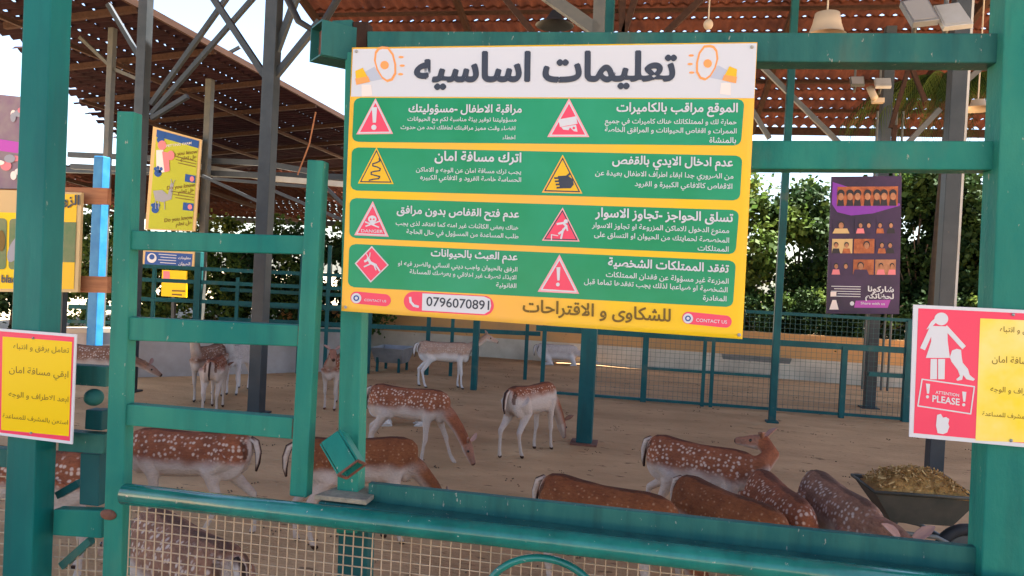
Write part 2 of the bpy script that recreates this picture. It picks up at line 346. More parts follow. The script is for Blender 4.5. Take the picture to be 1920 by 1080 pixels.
# far roof behind the left pen
tc = math.atan(.07); dC = Vector((0, math.cos(tc), -math.sin(tc))); nC = Vector((0, math.sin(tc), math.cos(tc)))
oC = Vector((-16, 13.6, 3.62)); 
roofC = thing('tiled_roof', oC, 'far reddish tiled roof low behind the left pens', 'roof', 'tiled shelter roofs')
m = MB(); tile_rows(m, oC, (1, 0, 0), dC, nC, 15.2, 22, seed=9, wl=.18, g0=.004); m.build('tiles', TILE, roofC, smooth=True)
for k in range(6):
    p = oC+Vector((.3+k*2.9, 0, -.14)); MB().beam(p, p+dC*6.7, .06, .08, ref=nC).build('rafter', WOOD, roofC)
p = oC+dC*6.85-nC*.1; MB().beam(p, p+Vector((15.2, 0, 0)), .06, .16, ref=nC).build('eave_board', PD, roofC)
p = oC-nC*.1; MB().beam(p, p+Vector((15.2, 0, 0)), .06, .12, ref=nC).build('edge_board', PD, roofC)

# ------------------------------------------------------------------ steel columns of the shelter (feet on the ground, tops at the roofs)
def column(px, py, w, top, label, m, group='steel columns holding the roofs', name='steel_column', shoe=None, z0=0.0, Y=None):
    b = onZ(px, py, 0) if Y is None else onY(px, py, Y)
    b.z = z0
    t = thing(name, (b.x, b.y, z0), label, 'column', group)
    MB().box((b.x, b.y, (top+z0)/2), (w, w, top-z0)).build('shaft', m, t, bevel=.006)
    MB().box((b.x, b.y, z0+.012), (w*1.7, w*1.7, .024)).build('base_plate', shoe or m, t)
    return t, b
def roofBz(y): return 9.15-.25*y-.24
c1, b1 = column(480, 776, .15, roofBz(onZ(480, 776).y), 'dark steel column between the rail ladder and the main banner', PD)
def braces(t, b, items, m, w=.07):
    for (x0, y0, x1, y1) in items:
        MB().beam(onY(x0, y0, b.y+.02), onY(x1, y1, b.y+.02), w, w, ref=(0, 1, 0)).build('brace', m, t)
braces(c1, b1, [(497, 142, 398, -6), (517, 142, 600, 40), (507, 128, 565, -30)], PD)
c2, b2 = column(243, 735, .13, 6.6, 'dark steel column just right of the tall left upright of the rail ladder', PD)
braces(c2, b2, [(283, 196, 440, -24), (284, 214, 500, -32), (262, 108, 203, 8), (284, 222, 352, 180)], PD, .055)
c3, b3 = column(1750, 893, .135, roofBz(onZ(1750, 893).y), 'dark steel column with pale edge strip behind the wheelbarrow', PD)
MB().box((b3.x+.082, b3.y-.05, 3.0), (.022, .03, 4.4)).build('edge_strip', PW, c3)
braces(c3, b3, [(1762, 205, 1655, 318), (1782, 178, 1850, 118)], PG, .05)
c4, b4 = column(1095, 832, .165, roofBz(onZ(1095, 832).y), 'thick teal column standing in the pen under the main banner', GD, shoe=RUST)
c5, b5 = column(1447, 792, .09, roofBz(onZ(1447, 792).y), 'slim teal column in the far fence right of the banner', GD)
braces(c5, b5, [(1424, 120, 1580, 275), (1443, 260, 1400, 190)], PG, .06)
c6, b6 = column(1628, 780, .15, roofBz(12.2), 'dark column behind the purple poster with pipes clipped to it', PD, Y=12.2)
for dx in (-.14, .13, .22): MB().tube([(b6.x+dx, b6.y-.1, .3), (b6.x+dx, b6.y-.1, 4.55)], .018, 8).build('pipe', PG, c6)
for px, py, w, lab in ((365, 690, .10, 'thin teal post of the left pens below the yellow poster'), ):
    column(px, py, w, 1.9, lab, GD)
c7, b7 = column(200, 330, .09, 5.15, 'thin dark column hanging light pipes near the blue post', PG, Y=9.8, z0=0)
c8, b8 = column(370, 700, .12, 5.12, 'thin grey column rising above the yellow poster to the left roof', PG, Y=12.5)
braces(c8, b8, [(372, 118, 300, 52), (372, 130, 450, 88)], PG, .05)
braces(c7, b7, [(203, 120, 150, 70), (203, 125, 262, 150)], PG, .05)
# roof trusses seen above the banner
def truss(label, items, Y, m, w=.07, name='roof_truss', group='roof trusses above the pen'):
    p0 = onY(items[0][0], items[0][1], Y)
    t = thing(name, p0, label, 'truss', group)
    for (x0, y0, x1, y1) in items:
        MB().beam(onY(x0, y0, Y), onY(x1, y1, Y), w, w, ref=(0, 1, 0)).build('strut', m, t)
truss('grey struts meeting a post just above the banner title', [(1122, 60, 1020, -12), (1122, 68, 1125, -20)], 6.6, PG, .10)
truss('thin brown struts spreading above the right half of the banner', [(1166, 62, 1168, -20), (1170, 62, 1196, -20), (1250, 60, 1330, -16), (1000, 62, 935, -18)], 7.4, WOOD, .06)
truss('brown timber struts crossing behind the upper green beam at right', [(1670, 240, 1706, 120), (1706, 120, 1735, 190), (1670, 318, 1678, 235)], 9.4, WOOD, .045)
truss('long dark rails tying the left columns together', [(130, 290, 495, 306), (495, 306, 585, 322), (135, 312, 500, 330)], 12.75, PD, .10)
truss('pale rail under the left roof behind the rail ladder', [(374, 312, 500, 334), (500, 334, 650, 346)], 13.0, PW, .10)
truss('dark diagonal ties below the far red roof', [(380, 330, 500, 385), (500, 352, 660, 420), (590, 330, 660, 400), (400, 335, 600, 352)], 11.5, PD, .05)

# ================================================================== BACK WALLS, FAR FENCES
def wall(name, a, b, th, bands, label, cat='wall'):
    a, b = Vector(a), Vector(b); a.z = b.z = 0
    t = thing(name, (a+b)/2, label, cat); d = (b-a).normalized(); n = Vector((-d.y, d.x, 0))
    for nm, z0, z1, m, ex in bands:
        q = [a-n*ex, b-n*ex, b+n*(th+ex), a+n*(th+ex)]
        MB().hexa([Vector((p.x, p.y, z0)) for p in q]+[Vector((p.x, p.y, z1)) for p in q], m=0).build(nm, m, t)
    return t
wa, wb = onZ(1020, 677), onZ(1700, 728); wd = (wb-wa).normalized()
wall('low_wall', wa-wd*6.2, wb+wd*9, .2, [('limewashed_base', -.05, .42, LIME, .012), ('ochre_course', .42, .86, OCHRE, 0.0), ('coping', .86, .90, OCHRE, .02)],
     'long low wall with ochre top and limewashed foot behind the troughs')
la, lb = onZ(120, 712), onZ(640, 694)
wall('low_wall', la, lb, .2, [('grey_blockwork', -.05, .66, BLOCK, 0.0), ('coping', .66, .72, LIME, .015)], 'pale grey block wall behind the deer at left')
# kerb of packed earth under the far fence
ka, kb = onZ(690, 742), onZ(1900, 806); kd = (kb-ka).normalized(); ka -= kd*0.4; kb += kd*5
def rail_fence(name, a, b, posts, rails, label, m=GD, mesh=None, pw=.07, h=1.5, wirew=.0035):
    a, b = Vector(a), Vector(b); d = (b-a).normalized(); n = Vector((-d.y, d.x, 0)); rz = math.atan2(d.y, d.x)
    t = thing(name, a, label, 'fence', 'far fences of green steel')
    for s, w, hh in posts:
        p = a+d*s; MB().box((p.x, p.y, hh/2), (w, w, hh), rz).build('post', m, t)
    for z, s0, s1, w in rails:
        MB().beam(a+d*s0+Vector((0, 0, z)), a+d*s1+Vector((0, 0, z)), .04, w).build('rail', m, t)
    if mesh:
        for (z0, z1, s0, s1, step) in mesh:
            q = MB(); k = 0
            while s0+k*step <= s1:
                p = a+d*(s0+k*step)+n*.025; q.beam(p+Vector((0, 0, z0)), p+Vector((0, 0, z1)), wirew, wirew, ref=d); k += 1
            k = 0
            while z0+k*step <= z1:
                q.beam(a+d*s0+n*.028+Vector((0, 0, z0+k*step)), a+d*s1+n*.028+Vector((0, 0, z0+k*step)), wirew, wirew); k += 1
            q.build('wire_panel', WIRED, t)
    return t
def s_of(px, py, a, d):      # distance along a fence line whose foot is seen at this pixel column
    r = ray(px, py); n = Vector((-d.y, d.x, 0)); t = (a-cam_pos).dot(n)/r.dot(n); return (cam_pos+r*t-a).dot(d)
fa, fb = onZ(888, 731), onZ(1880, 806); fd = (fb-fa).normalized()
ss = lambda px, py=720: s_of(px, py, fa, fd)
def zat(px, py):
    n = Vector((-fd.y, fd.x, 0)); r = ray(px, py); return (cam_pos+r*((fa-cam_pos).dot(n)/r.dot(n))).z
zt, zm, zb = zat(1400, 584), zat(1400, 639), zat(1400, 766)
e = ss(1880)+4
rail_fence('wire_fence', fa, fb, [(0, .09, zm+.1), (ss(1018, 690), .06, zt), (ss(1207), .085, zm), (ss(1318), .05, zm), (ss(1334), .05, zm), (ss(1580), .07, zm), (ss(1700), .09, zt), (e-1.5, .09, zt)],
           [(zt, ss(1390), e, .045), (zm, ss(1000), e, .085), (zat(1270, 694), ss(1207), ss(1447), .04), (max(.05, zb), ss(1010), e, .04), (zat(1690, 705), ss(1628), e, .06)],
           'green wire mesh fence dividing the pen from the troughs', GD, mesh=[(max(.05, zb), zm, ss(1100), e, .07), (zm, zt, ss(1390), e, .07)])
da, db = onZ(690, 700), onZ(1075, 716)
dd = (db-da).normalized(); s2 = lambda px, py=690: s_of(px, py, da, dd)
rail_fence('rail_fence', da, db, [(s2(800), .07, 1.35), (s2(690), .06, 1.3), (s2(985), .06, 1.1), (s2(845), .06, 1.3)],
           [(1.30, -2.5, s2(1000), .06), (.80, -2.5, s2(1010), .075), (1.05, -2.5, s2(900), .04)], 'green rail fence behind the pale standing deer', GD)
# left pens: dark rails in front of the grey wall and the shrubs
ea, eb = onZ(150, 690), onZ(640, 702); ed = (eb-ea).normalized(); s3 = lambda px, py=660: s_of(px, py, ea, ed)
def ez(px, py):
    n = Vector((-ed.y, ed.x, 0)); r = ray(px, py); return (cam_pos+r*((ea-cam_pos).dot(n)/r.dot(n))).z
rail_fence('rail_fence', ea, eb, [(s3(283), .05, ez(283, 500)), (s3(365), .09, ez(365, 500)), (s3(440), .05, ez(440, 520)), (s3(560), .07, ez(560, 470)), (s3(165), .08, ez(165, 560)), (s3(610), .06, ez(610, 460))],
           [(ez(400, y), s3(x0), s3(x1), w) for y, x0, x1, w in ((505, 255, 640, .06), (530, 255, 640, .06), (566, 255, 640, .06), (612, 125, 640, .05), (655, 255, 480, .03), (684, 255, 480, .04), (704, 270, 470, .03), (585, 125, 255, .07))],
           'dark teal rail fence of the left pens before the shrubs', GD, mesh=[(.1, ez(400, 630), s3(255), s3(480), .09)])

# ------------------------------------------------------------------ troughs
def trough(px0, px1, py, label):
    a, b = onZ(px0, py), onZ(px1, py+(px1-px0)*.075); d = (b-a).normalized(); n = Vector((-d.y, d.x, 0)); l = (b-a).length
    t = thing('feed_trough', (a+b)/2, label, 'trough', 'zinc troughs along the low wall')
    z0, z1, w = .16, .42, .34
    def ring(zz, ww, ins): return [a+d*ins+n*(-ww)+Vector((0, 0, zz)), b-d*ins+n*(-ww)+Vector((0, 0, zz)), b-d*ins+n*ww+Vector((0, 0, zz)), a+d*ins+n*ww+Vector((0, 0, zz))]
    R = [ring(z0, w*.55, .05), ring(z1, w, 0), ring(z1+.002, w-.02, .02), ring(z0+.03, w*.5, .07)]
    m = MB(); vs = sum(R, []); fs = [(3, 2, 1, 0)]
    for k in range(3):
        for j in range(4): fs.append((k*4+j, k*4+(j+1) % 4, k*4+4+(j+1) % 4, k*4+4+j))
    fs.append((12, 13, 14, 15)); m.add(vs, fs); m.build('basin', ZINC, t)
    for s in (.1, l-.1):
        q = a+d*s; MB().beam(q-n*.22, q-n*.22+Vector((0, 0, .3)), .04, .04).build('leg', GD, t); MB().beam(q+n*.22, q+n*.22+Vector((0, 0, .3)), .04, .04).build('leg', GD, t)
trough(1240, 1345, 690, 'left one of two zinc feed troughs before the low wall')
trough(1350, 1478, 699, 'right one of two zinc feed troughs before the low wall')
trough(705, 765, 693, 'dark trough far behind the center post of the fence')

# ================================================================== FRONT FENCE (plane Y = F)
F = 1.70
def bar(name, tl, tr, br, bl, depth, m, parent, Y=F, bevel=.003):
    f = [onY(*bl, Y), onY(*br, Y), onY(*tr, Y), onY(*tl, Y)]; k = Vector((0, depth, 0))
    return MB().hexa([f[0], f[1], f[1]+k, f[0]+k, f[3], f[2], f[2]+k, f[3]+k]).build(name, m, parent, bevel=bevel)
fence = thing('front_fence', onY(670, 1000, F), 'green steel front fence carrying the banner, with glossy handrail and wire mesh below', 'fence')
bar('post', (46, -60), (98, -60), (53, 1230), (-2, 1230), .072, G2, fence)
bar('post', (647, 97), (688, 97), (669, 1000), (630, 1000), .05, G1, fence, Y=F+.035)
bar('post', (1888, -60), (1990, -60), (1945, 1230), (1834, 1230), .075, G1, fence)
bar('beam', (688, 58), (1886, 62), (1884, 118), (688, 112), .06, G3, fence, Y=F+.03)
bar('beam', (1380, 263), (1880, 264), (1877, 318.5), (1380, 316.5), .06, G1, fence, Y=F+.03)
bar('beam', (690, 906), (1842, 1028), (1840, 1092), (690, 952), .022, G3, fence, Y=F+.03)
# back flange under the lower beam, dusty top
bar('ledge', (596, 941), (1842, 1090), (1840, 1101), (596, 951), .049, G3, fence, Y=F-.022)
def pz(px, py): return onY(px, py, F-.045)
pp = [pz(234, 926), pz(640, 971), pz(1050, 1016), pz(1420, 1060), pz(1960, 1122)]
MB().tube(pp, .0262, 20).build('handrail', GP, fence, smooth=True)
# wire mesh below the rail
m = MB(); x0, x1 = onY(236, 1000, F).x, onY(1960, 1000, F).x
zr = lambda x: pp[0].z+(pp[-1].z-pp[0].z)*(x-pp[0].x)/(pp[-1].x-pp[0].x)
sp = .0246; x = x0; rmw = random.Random(6)
while x < x1:
    jx = rmw.uniform(-.0016, .0016); m.beam((x+jx, F+.012, .35), (x-jx*.5, F+.012+abs(jx), zr(x)-.01), .0025, .0025, ref=(0, 1, 0)); x += sp
z = zr(x0)-.062
while z > .35:
    m.beam((x0, F+.0155, z), (x1, F+.0155, z+(zr(x1)-zr(x0))), .0025, .0025, ref=(0, 0, 1)); z -= sp
m.build('wire_mesh', WIRE, fence)
cc = onY(1016, 1150, F-.03); R_ = (onY(1016, 1046, F-.03)-cc).length
MB().tube([cc+Vector((R_*1.12*math.cos(t), 0, R_*math.sin(t))) for t in [2*math.pi*i/48 for i in range(48)]], .0088, 10, close=True).build('ring', GP, fence, smooth=True)
bar('mesh_post', (634, 985), (690, 992), (684, 1230), (628, 1225), .05, GD, fence, Y=F+.07)
# rail stub sticking out to the left above the banner, open rusty end
a1 = onY(664, 93, F+.09); sd0 = Vector((-.72, -.69, 0)); sx0 = Vector((.69, -.72, 0)); a0 = a1+sd0*.10; hh = .042; zz = Vector((0, 0, 1))
m = MB()
for n_, e_, k_ in ((sx0, zz, hh), (-sx0, zz, hh), (zz, sx0, hh-.004), (-zz, sx0, hh-.004)):
    c0, c1_ = a0+n_*hh, a1+n_*hh; t_ = n_*.002
    m.hexa([c0-e_*k_-t_, c0+e_*k_-t_, c0+e_*k_+t_, c0-e_*k_+t_, c1_-e_*k_-t_, c1_+e_*k_-t_, c1_+e_*k_+t_, c1_-e_*k_+t_])
st = m.build('rail_stub', G3, fence)
c = a0-sd0*.02; e = hh-.006
MB().hexa([c-sx0*e-zz*e, c+sx0*e-zz*e, c+sx0*e-zz*e-sd0*.004, c-sx0*e-zz*e-sd0*.004, c-sx0*e+zz*e, c+sx0*e+zz*e, c+sx0*e+zz*e-sd0*.004, c-sx0*e+zz*e-sd0*.004]).build('rusty_plug', RUST, fence)
bar('shaded_post_top', (661, 40), (689, 40), (688, 96), (660, 96), .04, WOOD, fence, Y=F+.05)  # dark brown colour stands in for shade on the post top here
bar('bracket', (622, 38), (660, 36), (660, 86), (622, 88), .03, G3, fence, Y=F+.05)

# short crooked tube and dusty plate at the foot of the centre post
s = MB(); ctr = onY(643, 851, F-.03); ax = Vector((0.67, -0.30, -0.68)).normalized(); sx = Vector((.72, 0.25, .65)); sx = (sx-ax*sx.dot(ax)).normalized(); sy = ax.cross(sx)
hw, hl = .0275, .045
for sg, u, v in ((1, sx, sy), (-1, sx, sy), (1, sy, sx), (-1, sy, sx)):
    c = ctr+u*sg*hw; e = v*(hw if u is sx else hw-.004)
    k = u*.0022
    s.hexa([c-ax*hl-e-k, c-ax*hl+e-k, c-ax*hl+e+k, c-ax*hl-e+k, c+ax*hl-e-k, c+ax*hl+e-k, c+ax*hl+e+k, c+ax*hl-e+k])
stub = thing('tube_offcut', ctr, 'short open square tube welded crooked at the foot of the center post', 'tube')
s.build('tube', G1, stub, bevel=.001)
m = MB()
for u, v in ((sx, sy), (sy, sx)):
    for sg in (1, -1):
        m.beam(ctr+ax*(hl+.001)+u*sg*hw-v*hw, ctr+ax*(hl+.001)+u*sg*hw+v*hw, .006, .004, ref=ax)
m.build('rusty_rim', RUST, stub)
pl = thing('steel_plate', onY(640, 925, F), 'dusty flat steel plate lying at the foot of the center post', 'plate')
q = [onY(600, 938, F-.008), onY(690, 948, F-.008)]
z0 = max(q[0].z, q[1].z)+.004
MB().hexa([Vector((q[0].x-.01, F-.02, z0)), Vector((q[1].x, F-.02, z0)), Vector((q[1].x, F+.09, z0)), Vector((q[0].x+.02, F+.09, z0)),
           Vector((q[0].x-.01, F-.02, z0+.012)), Vector((q[1].x, F-.02, z0+.012)), Vector((q[1].x, F+.09, z0+.012)), Vector((q[0].x+.02, F+.09, z0+.012))]).build('plate', DUST, pl, bevel=.002)

# ladder-like frame of square tube beside the left post
lad = thing('barred_gate', onY(230, 960, F), 'light green ladder-like gate of two uprights and three rails at left', 'gate')
bar('upright', (219, 208), (250, 209), (222, 1235), (186, 1235), .036, G1, lad, Y=F-.002)
bar('upright', (576, 299), (606, 301), (574, 934), (542, 930), .036, G1, lad, Y=F-.004)
for nm, a in (('rail', ((236, 432), (575, 442), (573, 477), (234, 468))), ('rail', ((232, 594), (562, 610), (560, 650), (230, 638))), ('rail', ((227, 757), (552, 784), (549, 824), (225, 797)))):
    bar(nm, *a, .034, G1, lad, Y=F+.004)
WELD = mat('weld', (0.05, 0.09, 0.07), 0.6, 0.3, var=(0.13, 0.06, 0.035), scale=60, bump=.6, bump_scale=200)
for x0, y0, y1 in ((243, 434, 468), (238, 596, 638), (232, 759, 797), (573, 443, 476), (561, 611, 649), (550, 785, 823)):
    pts = [onY(x0+(.5 if k % 2 else -.5)-(y-y0)*.04, y, F+.001) for k, y in enumerate(range(y0, y1, 4))]
    MB().tube(pts, [.0022+.0008*(k % 2) for k in range(len(pts))], 8).build('weld_bead', WELD, lad, smooth=True)
MB().ell(onY(203, 965, F-.004), (.024, .006, .014), 12, 8).build('weld_patch', RUST, lad, smooth=True)
# bits of gate between the left post and the frame
gt = thing('gate_stub', onY(165, 900, F+.1), 'dull green gate stub with round latch knob between post and rail frame', 'gate')
bar('rail', (118, 683), (200, 688), (198, 726), (116, 720), .035, G3, gt, Y=F+.06)
bar('rail', (110, 808), (196, 815), (194, 852), (108, 846), .035, G3, gt, Y=F+.05)
bar('rail', (100, 955), (192, 958), (190, 1010), (98, 1004), .035, G1, gt, Y=F+.05)
bar('upright', (150, 850), (186, 852), (184, 950), (148, 946), .03, GD, gt, Y=F+.075)
bar('latch_box', (160, 768), (192, 770), (190, 808), (158, 805), .04, GD, gt, Y=F+.07)
MB().ell(onY(176, 745, F+.06), (.026, .024, .023), 16, 10).build('latch_knob', G3, gt, smooth=True)
MB().beam(onY(118, 1060, F+.08), onY(172, 1012, F+.08), .02, .02, ref=(0, 1, 0)).build('brace', G3, gt)
MB().beam(onY(110, 928, F+.11), onY(150, 905, F+.11), .02, .02, ref=(0, 1, 0)).build('brace', GD, gt)
m = MB()
for k in range(6):
    m.beam(onY(112+k*17, 1010, F+.075), onY(109+k*17, 1230, F+.075), .003, .003, ref=(0, 1, 0))
for k in range(9): m.beam(onY(100, 1022+k*22, F+.078), onY(205, 1028+k*22, F+.078), .003, .003)
m.build('wire_mesh', WIRE, gt)
m = MB()
for k in range(4):
    m.beam(onY(-20+k*17, 880, F+.075), onY(-23+k*17, 1230, F+.075), .003, .003, ref=(0, 1, 0))
for k in range(16): m.beam(onY(-40, 870+k*21, F+.078), onY(52, 875+k*21, F+.078), .003, .003)
m.build('wire_mesh', WIRE, gt)
bar('rail', (-60, 838), (55, 845), (54, 880), (-60, 872), .035, G3, gt, Y=F+.05)

# ================================================================== MAIN BANNER
bs = lambda y: -0.0145+(y-85)*0.0001625
Bn = Sheet(F-.006, .0007, bs)
Bn.wave = lambda x, y: .0055*mnoise.noise(Vector(((x*.8+y*.6)/260, (y*.8-x*.6)/520, 1.7)))+.003*mnoise.noise(Vector(((x*.75-y*.66)/190, (y*.75+x*.66)/420, 5.1)))+.0035
ban = thing('rules_banner', onY(1030, 350, F-.006), 'large green and yellow banner of farm rules hanging on the front fence', 'banner')
def quad_front(S, q, n, layer=0):
    """subdivided quad following four pixel corners"""
    vs, fs = [], []
    for j in range(n+1):
        for i in range(n+1):
            u, v = i/n, j/n
            x = (q[0][0]*(1-u)+q[1][0]*u)*(1-v)+(q[3][0]*(1-u)+q[2][0]*u)*v; y = (q[0][1]*(1-u)+q[1][1]*u)*(1-v)+(q[3][1]*(1-u)+q[2][1]*u)*v
            vs.append(S.at(x, y, layer))
    for j in range(n):
        for i in range(n): a = j*(n+1)+i; fs.append((a, a+n+1, a+n+2, a+1))
    return vs, fs
def slab(name, S, q, th, m, parent):
    f = [S.at(*q[3]), S.at(*q[2]), S.at(*q[1]), S.at(*q[0])]; k = Vector((0, th, 0))
    return MB().hexa([f[0], f[1], f[1]+k, f[0]+k, f[3], f[2], f[2]+k, f[3]+k]).build(name, m, parent)
def cloth(q, layer, back, m, name, parent, nx=56, ny=40, r=0):
    mb = MB(); ls_ = [layer]+([layer-back] if back else [])
    H_ = abs(q[3][1]-q[0][1]); Wd = abs(q[1][0]-q[0][0]); vv = sorted(set([j/ny for j in range(ny+1)]+([k*r/H_/5 for k in range(6)]+[1-k*r/H_/5 for k in range(6)] if r else [])))
    for l in ls_:
        o = len(mb.v)
        for v in vv:
            dy = min(v, 1-v)*H_; ins = (r-math.sqrt(max(0, r*r-(r-dy)**2)))/Wd if r and dy < r else 0
            for i in range(nx+1):
                u_ = ins+(1-2*ins)*i/nx
                x = (q[0][0]*(1-u_)+q[1][0]*u_)*(1-v)+(q[3][0]*(1-u_)+q[2][0]*u_)*v; y = (q[0][1]*(1-u_)+q[1][1]*u_)*(1-v)+(q[3][1]*(1-u_)+q[2][1]*u_)*v
                mb.v.append(Bn.at(x, y, l))
        for j in range(len(vv)-1):
            for i in range(nx): a = o+j*(nx+1)+i; mb.f.append((a, a+nx+1, a+nx+2, a+1)); mb.m.append(0)
    if back:
        n1 = len(vv)*(nx+1); R0 = nx+1
        for i in range(nx): mb.f += [(i, i+1, n1+i+1, n1+i), (n1-R0+i, n1-R0+i+1, 2*n1-R0+i+1, 2*n1-R0+i)]; mb.m += [0, 0]
        for j in range(len(vv)-1): mb.f += [(j*R0, (j+1)*R0, n1+(j+1)*R0, n1+j*R0), (j*R0+nx, (j+1)*R0+nx, n1+(j+1)*R0+nx, n1+j*R0+nx)]; mb.m += [0, 0]
    return mb.build(name, m, parent, smooth=True)
cloth([(660, 89), (1420, 79), (1392, 636), (640, 583)], 0, 4, V_YEL, 'sheet', ban)
hdo = cloth([(662, 92), (1419, 81), (1414, 184), (658, 181)], 1, 0, V_WHITE, 'header', ban, 56, 10)
t = MB(); Bn.text(t, 'تعليمات اساسيه', 1266, 150, 777, 2, bold=.014, heavy=.022, hs=1.0); t.build('lettering', V_INK, hdo)
def megaphone(fl, cx, cy):
    m = MB(); X = lambda x: cx+fl*x
    o = [(0, -34), (12, -33), (22, -20), (27, 0), (27, 18), (20, 30), (10, 33), (0, 26), (-10, 10), (-15, -8), (-13, -24), (-7, -32)]
    Bn.poly(m, [(X(x), cy+y) for x, y in o][::fl], 2, 0)
    Bn.poly(m, [(X(x*.82+1), cy+y*.86) for x, y in o][::fl], 3, 1)
    Bn.oval(m, X(5), cy+1, 8, 8, 4, 0)
    Bn.poly(m, [(X(-14), cy+4), (X(4), cy+27), (X(-28), cy+33), (X(-40), cy+18)][::fl], 1.5, 4)
    Bn.poly(m, [(X(-50), cy+12), (X(-36), cy+6), (X(-24), cy+28), (X(-48), cy+36)][::fl], 2.5, 2)
    Bn.poly(m, [(X(-50), cy+26), (X(-26), cy+22), (X(-22), cy+32), (X(-48), cy+38)][::fl], 2.8, 0)
    for a, b in ((36, -14), (38, 2), (35, 18)): Bn.oval(m, X(a), cy+b, 5, 2.2, 2, 0)
    Bn.poly(m, [(X(-38), cy+38), (X(-20), cy+38), (X(-18), cy+58), (X(-38), cy+60)][::fl], 1.6, 3)
    m.build('megaphone', [V_ORG, V_WHITE, V_AMB, V_PEACH, V_CONE], hdo)
V_CONE = vinyl('print_pale_grey_blue', (.46, .48, .56))
megaphone(1, 716, 121); megaphone(-1, 1332, 118)
def tri(m, a, b, c, edge, core, line=None):
    Bn.rrect(m, [a, a, b, c], 5, 2.2, edge) if False else Bn.poly(m, [a, b, c], 2.2, edge)
    g = ((a[0]+b[0]+c[0])/3, (a[1]+b[1]+c[1])/3); sc = lambda p, k: (g[0]+(p[0]-g[0])*k, g[1]+(p[1]-g[1])*k)
    if line is not None: Bn.poly(m, [sc(a, .90), sc(b, .90), sc(c, .90)], 2.6, line)
    Bn.poly(m, [sc(a, .80), sc(b, .80), sc(c, .80)], 3, core)
PANELS = [
 [(664, 183), (1396, 186), (1389, 273), (660, 266)], [(660, 276), (1392, 292), (1387, 376), (657, 357)],
 [(656, 371), (1386, 394), (1379, 477), (655, 446)], [(655, 457), (1380, 489), (1374, 576), (652, 538)]]
TX = [
 [('الموقع مراقب بالكاميرات', 1383, 210, 1156, 1), ('حماية لك و لممتلكاتك هناك كاميرات في جميع', 1381, 233, 1134, 0), ('الممرات و اقفاص الحيوانات و المرافق الخاصة', 1381, 250, 1134, 0), ('بالمنشاة', 1380, 268, 1330, 0),
  ('مراقبة الاطفال -مسؤوليتك', 978, 211, 766, 1), ('مسؤوليتنا توفير بيئة مناسبة لكم مع الحيوانات', 968, 228, 764, 0), ('لقضاء وقت مميز مراقبتك لطفلك تحد من حدوث', 966, 244, 751, 0), ('اخطاء', 966, 261, 942, 0)],
 [('عدم ادخال الايدي بالقفص', 1374, 312, 1148, 1), ('من الضروري جدا ابقاء اطراف الاطفال بعيدة عن', 1375, 335, 1116, 0), ('الاقفاص كالافاعي الكبيرة و القرود', 1373, 354, 1190, 0),
  ('اترك مسافة امان', 977, 304, 815, 1), ('يجب ترك مسافة امان عن الوجه و الاماكن', 977, 326, 780, 0), ('الحساسة خاصة القرود و الافاعي الكبيره', 977, 341, 788, 0)],
 [('تسلق الحواجز -تجاوز الاسوار', 1374, 416, 1116, 1), ('ممنوع الدخول للاماكن المزروعة او تجاوز الاسوار', 1367, 437, 1110, 0), ('المخصصة لحمايتك من الحيوان او التسلق على', 1367, 455, 1114, 0), ('الممتلكات', 1366, 472, 1308, 0),
  ('عدم فتح القفاص بدون مرافق', 973, 408, 744, 1), ('هناك بعض الكائنات غير امنه كما تعتقد لذى يجب', 972, 431, 742, 0), ('طلب المساعدة من المسؤول في حال الحاجة', 972, 447, 762, 0)],
 [('تفقد الممتلكات الشخصية', 1366, 511, 1140, 1), ('المزرعة غير مسؤولة عن فقدان الممتلكات', 1366, 532, 1136, 0), ('الشخصية او ضياعها لذلك يجب تفقدها تماما قبل', 1364, 548, 1095, 0), ('المغادرة', 1362, 565, 1318, 0),
  ('عدم العبث بالحيوانات', 970, 488, 808, 1), ('الرفق بالحيوان واجب ديني انساني والضرر فيه او', 970, 509, 746, 0), ('الايذاء تصرف غير اخلاقي و يعرضك للمساءلة', 968, 524, 768, 0), ('القانونية', 968, 540, 930, 0)]]
ICM = [V_PINK, V_RED, V_WHITE, V_AMB, V_YEL, V_INK]
def excl(m, x, y, h, w, layer=4, c=2):
    Bn.poly(m, [(x-w, y-h), (x+w, y-h), (x+w*.6, y+h*.38), (x-w*.6, y+h*.38)], layer, c); Bn.oval(m, x-1, y+h*.8, w, w, layer, c, 12)
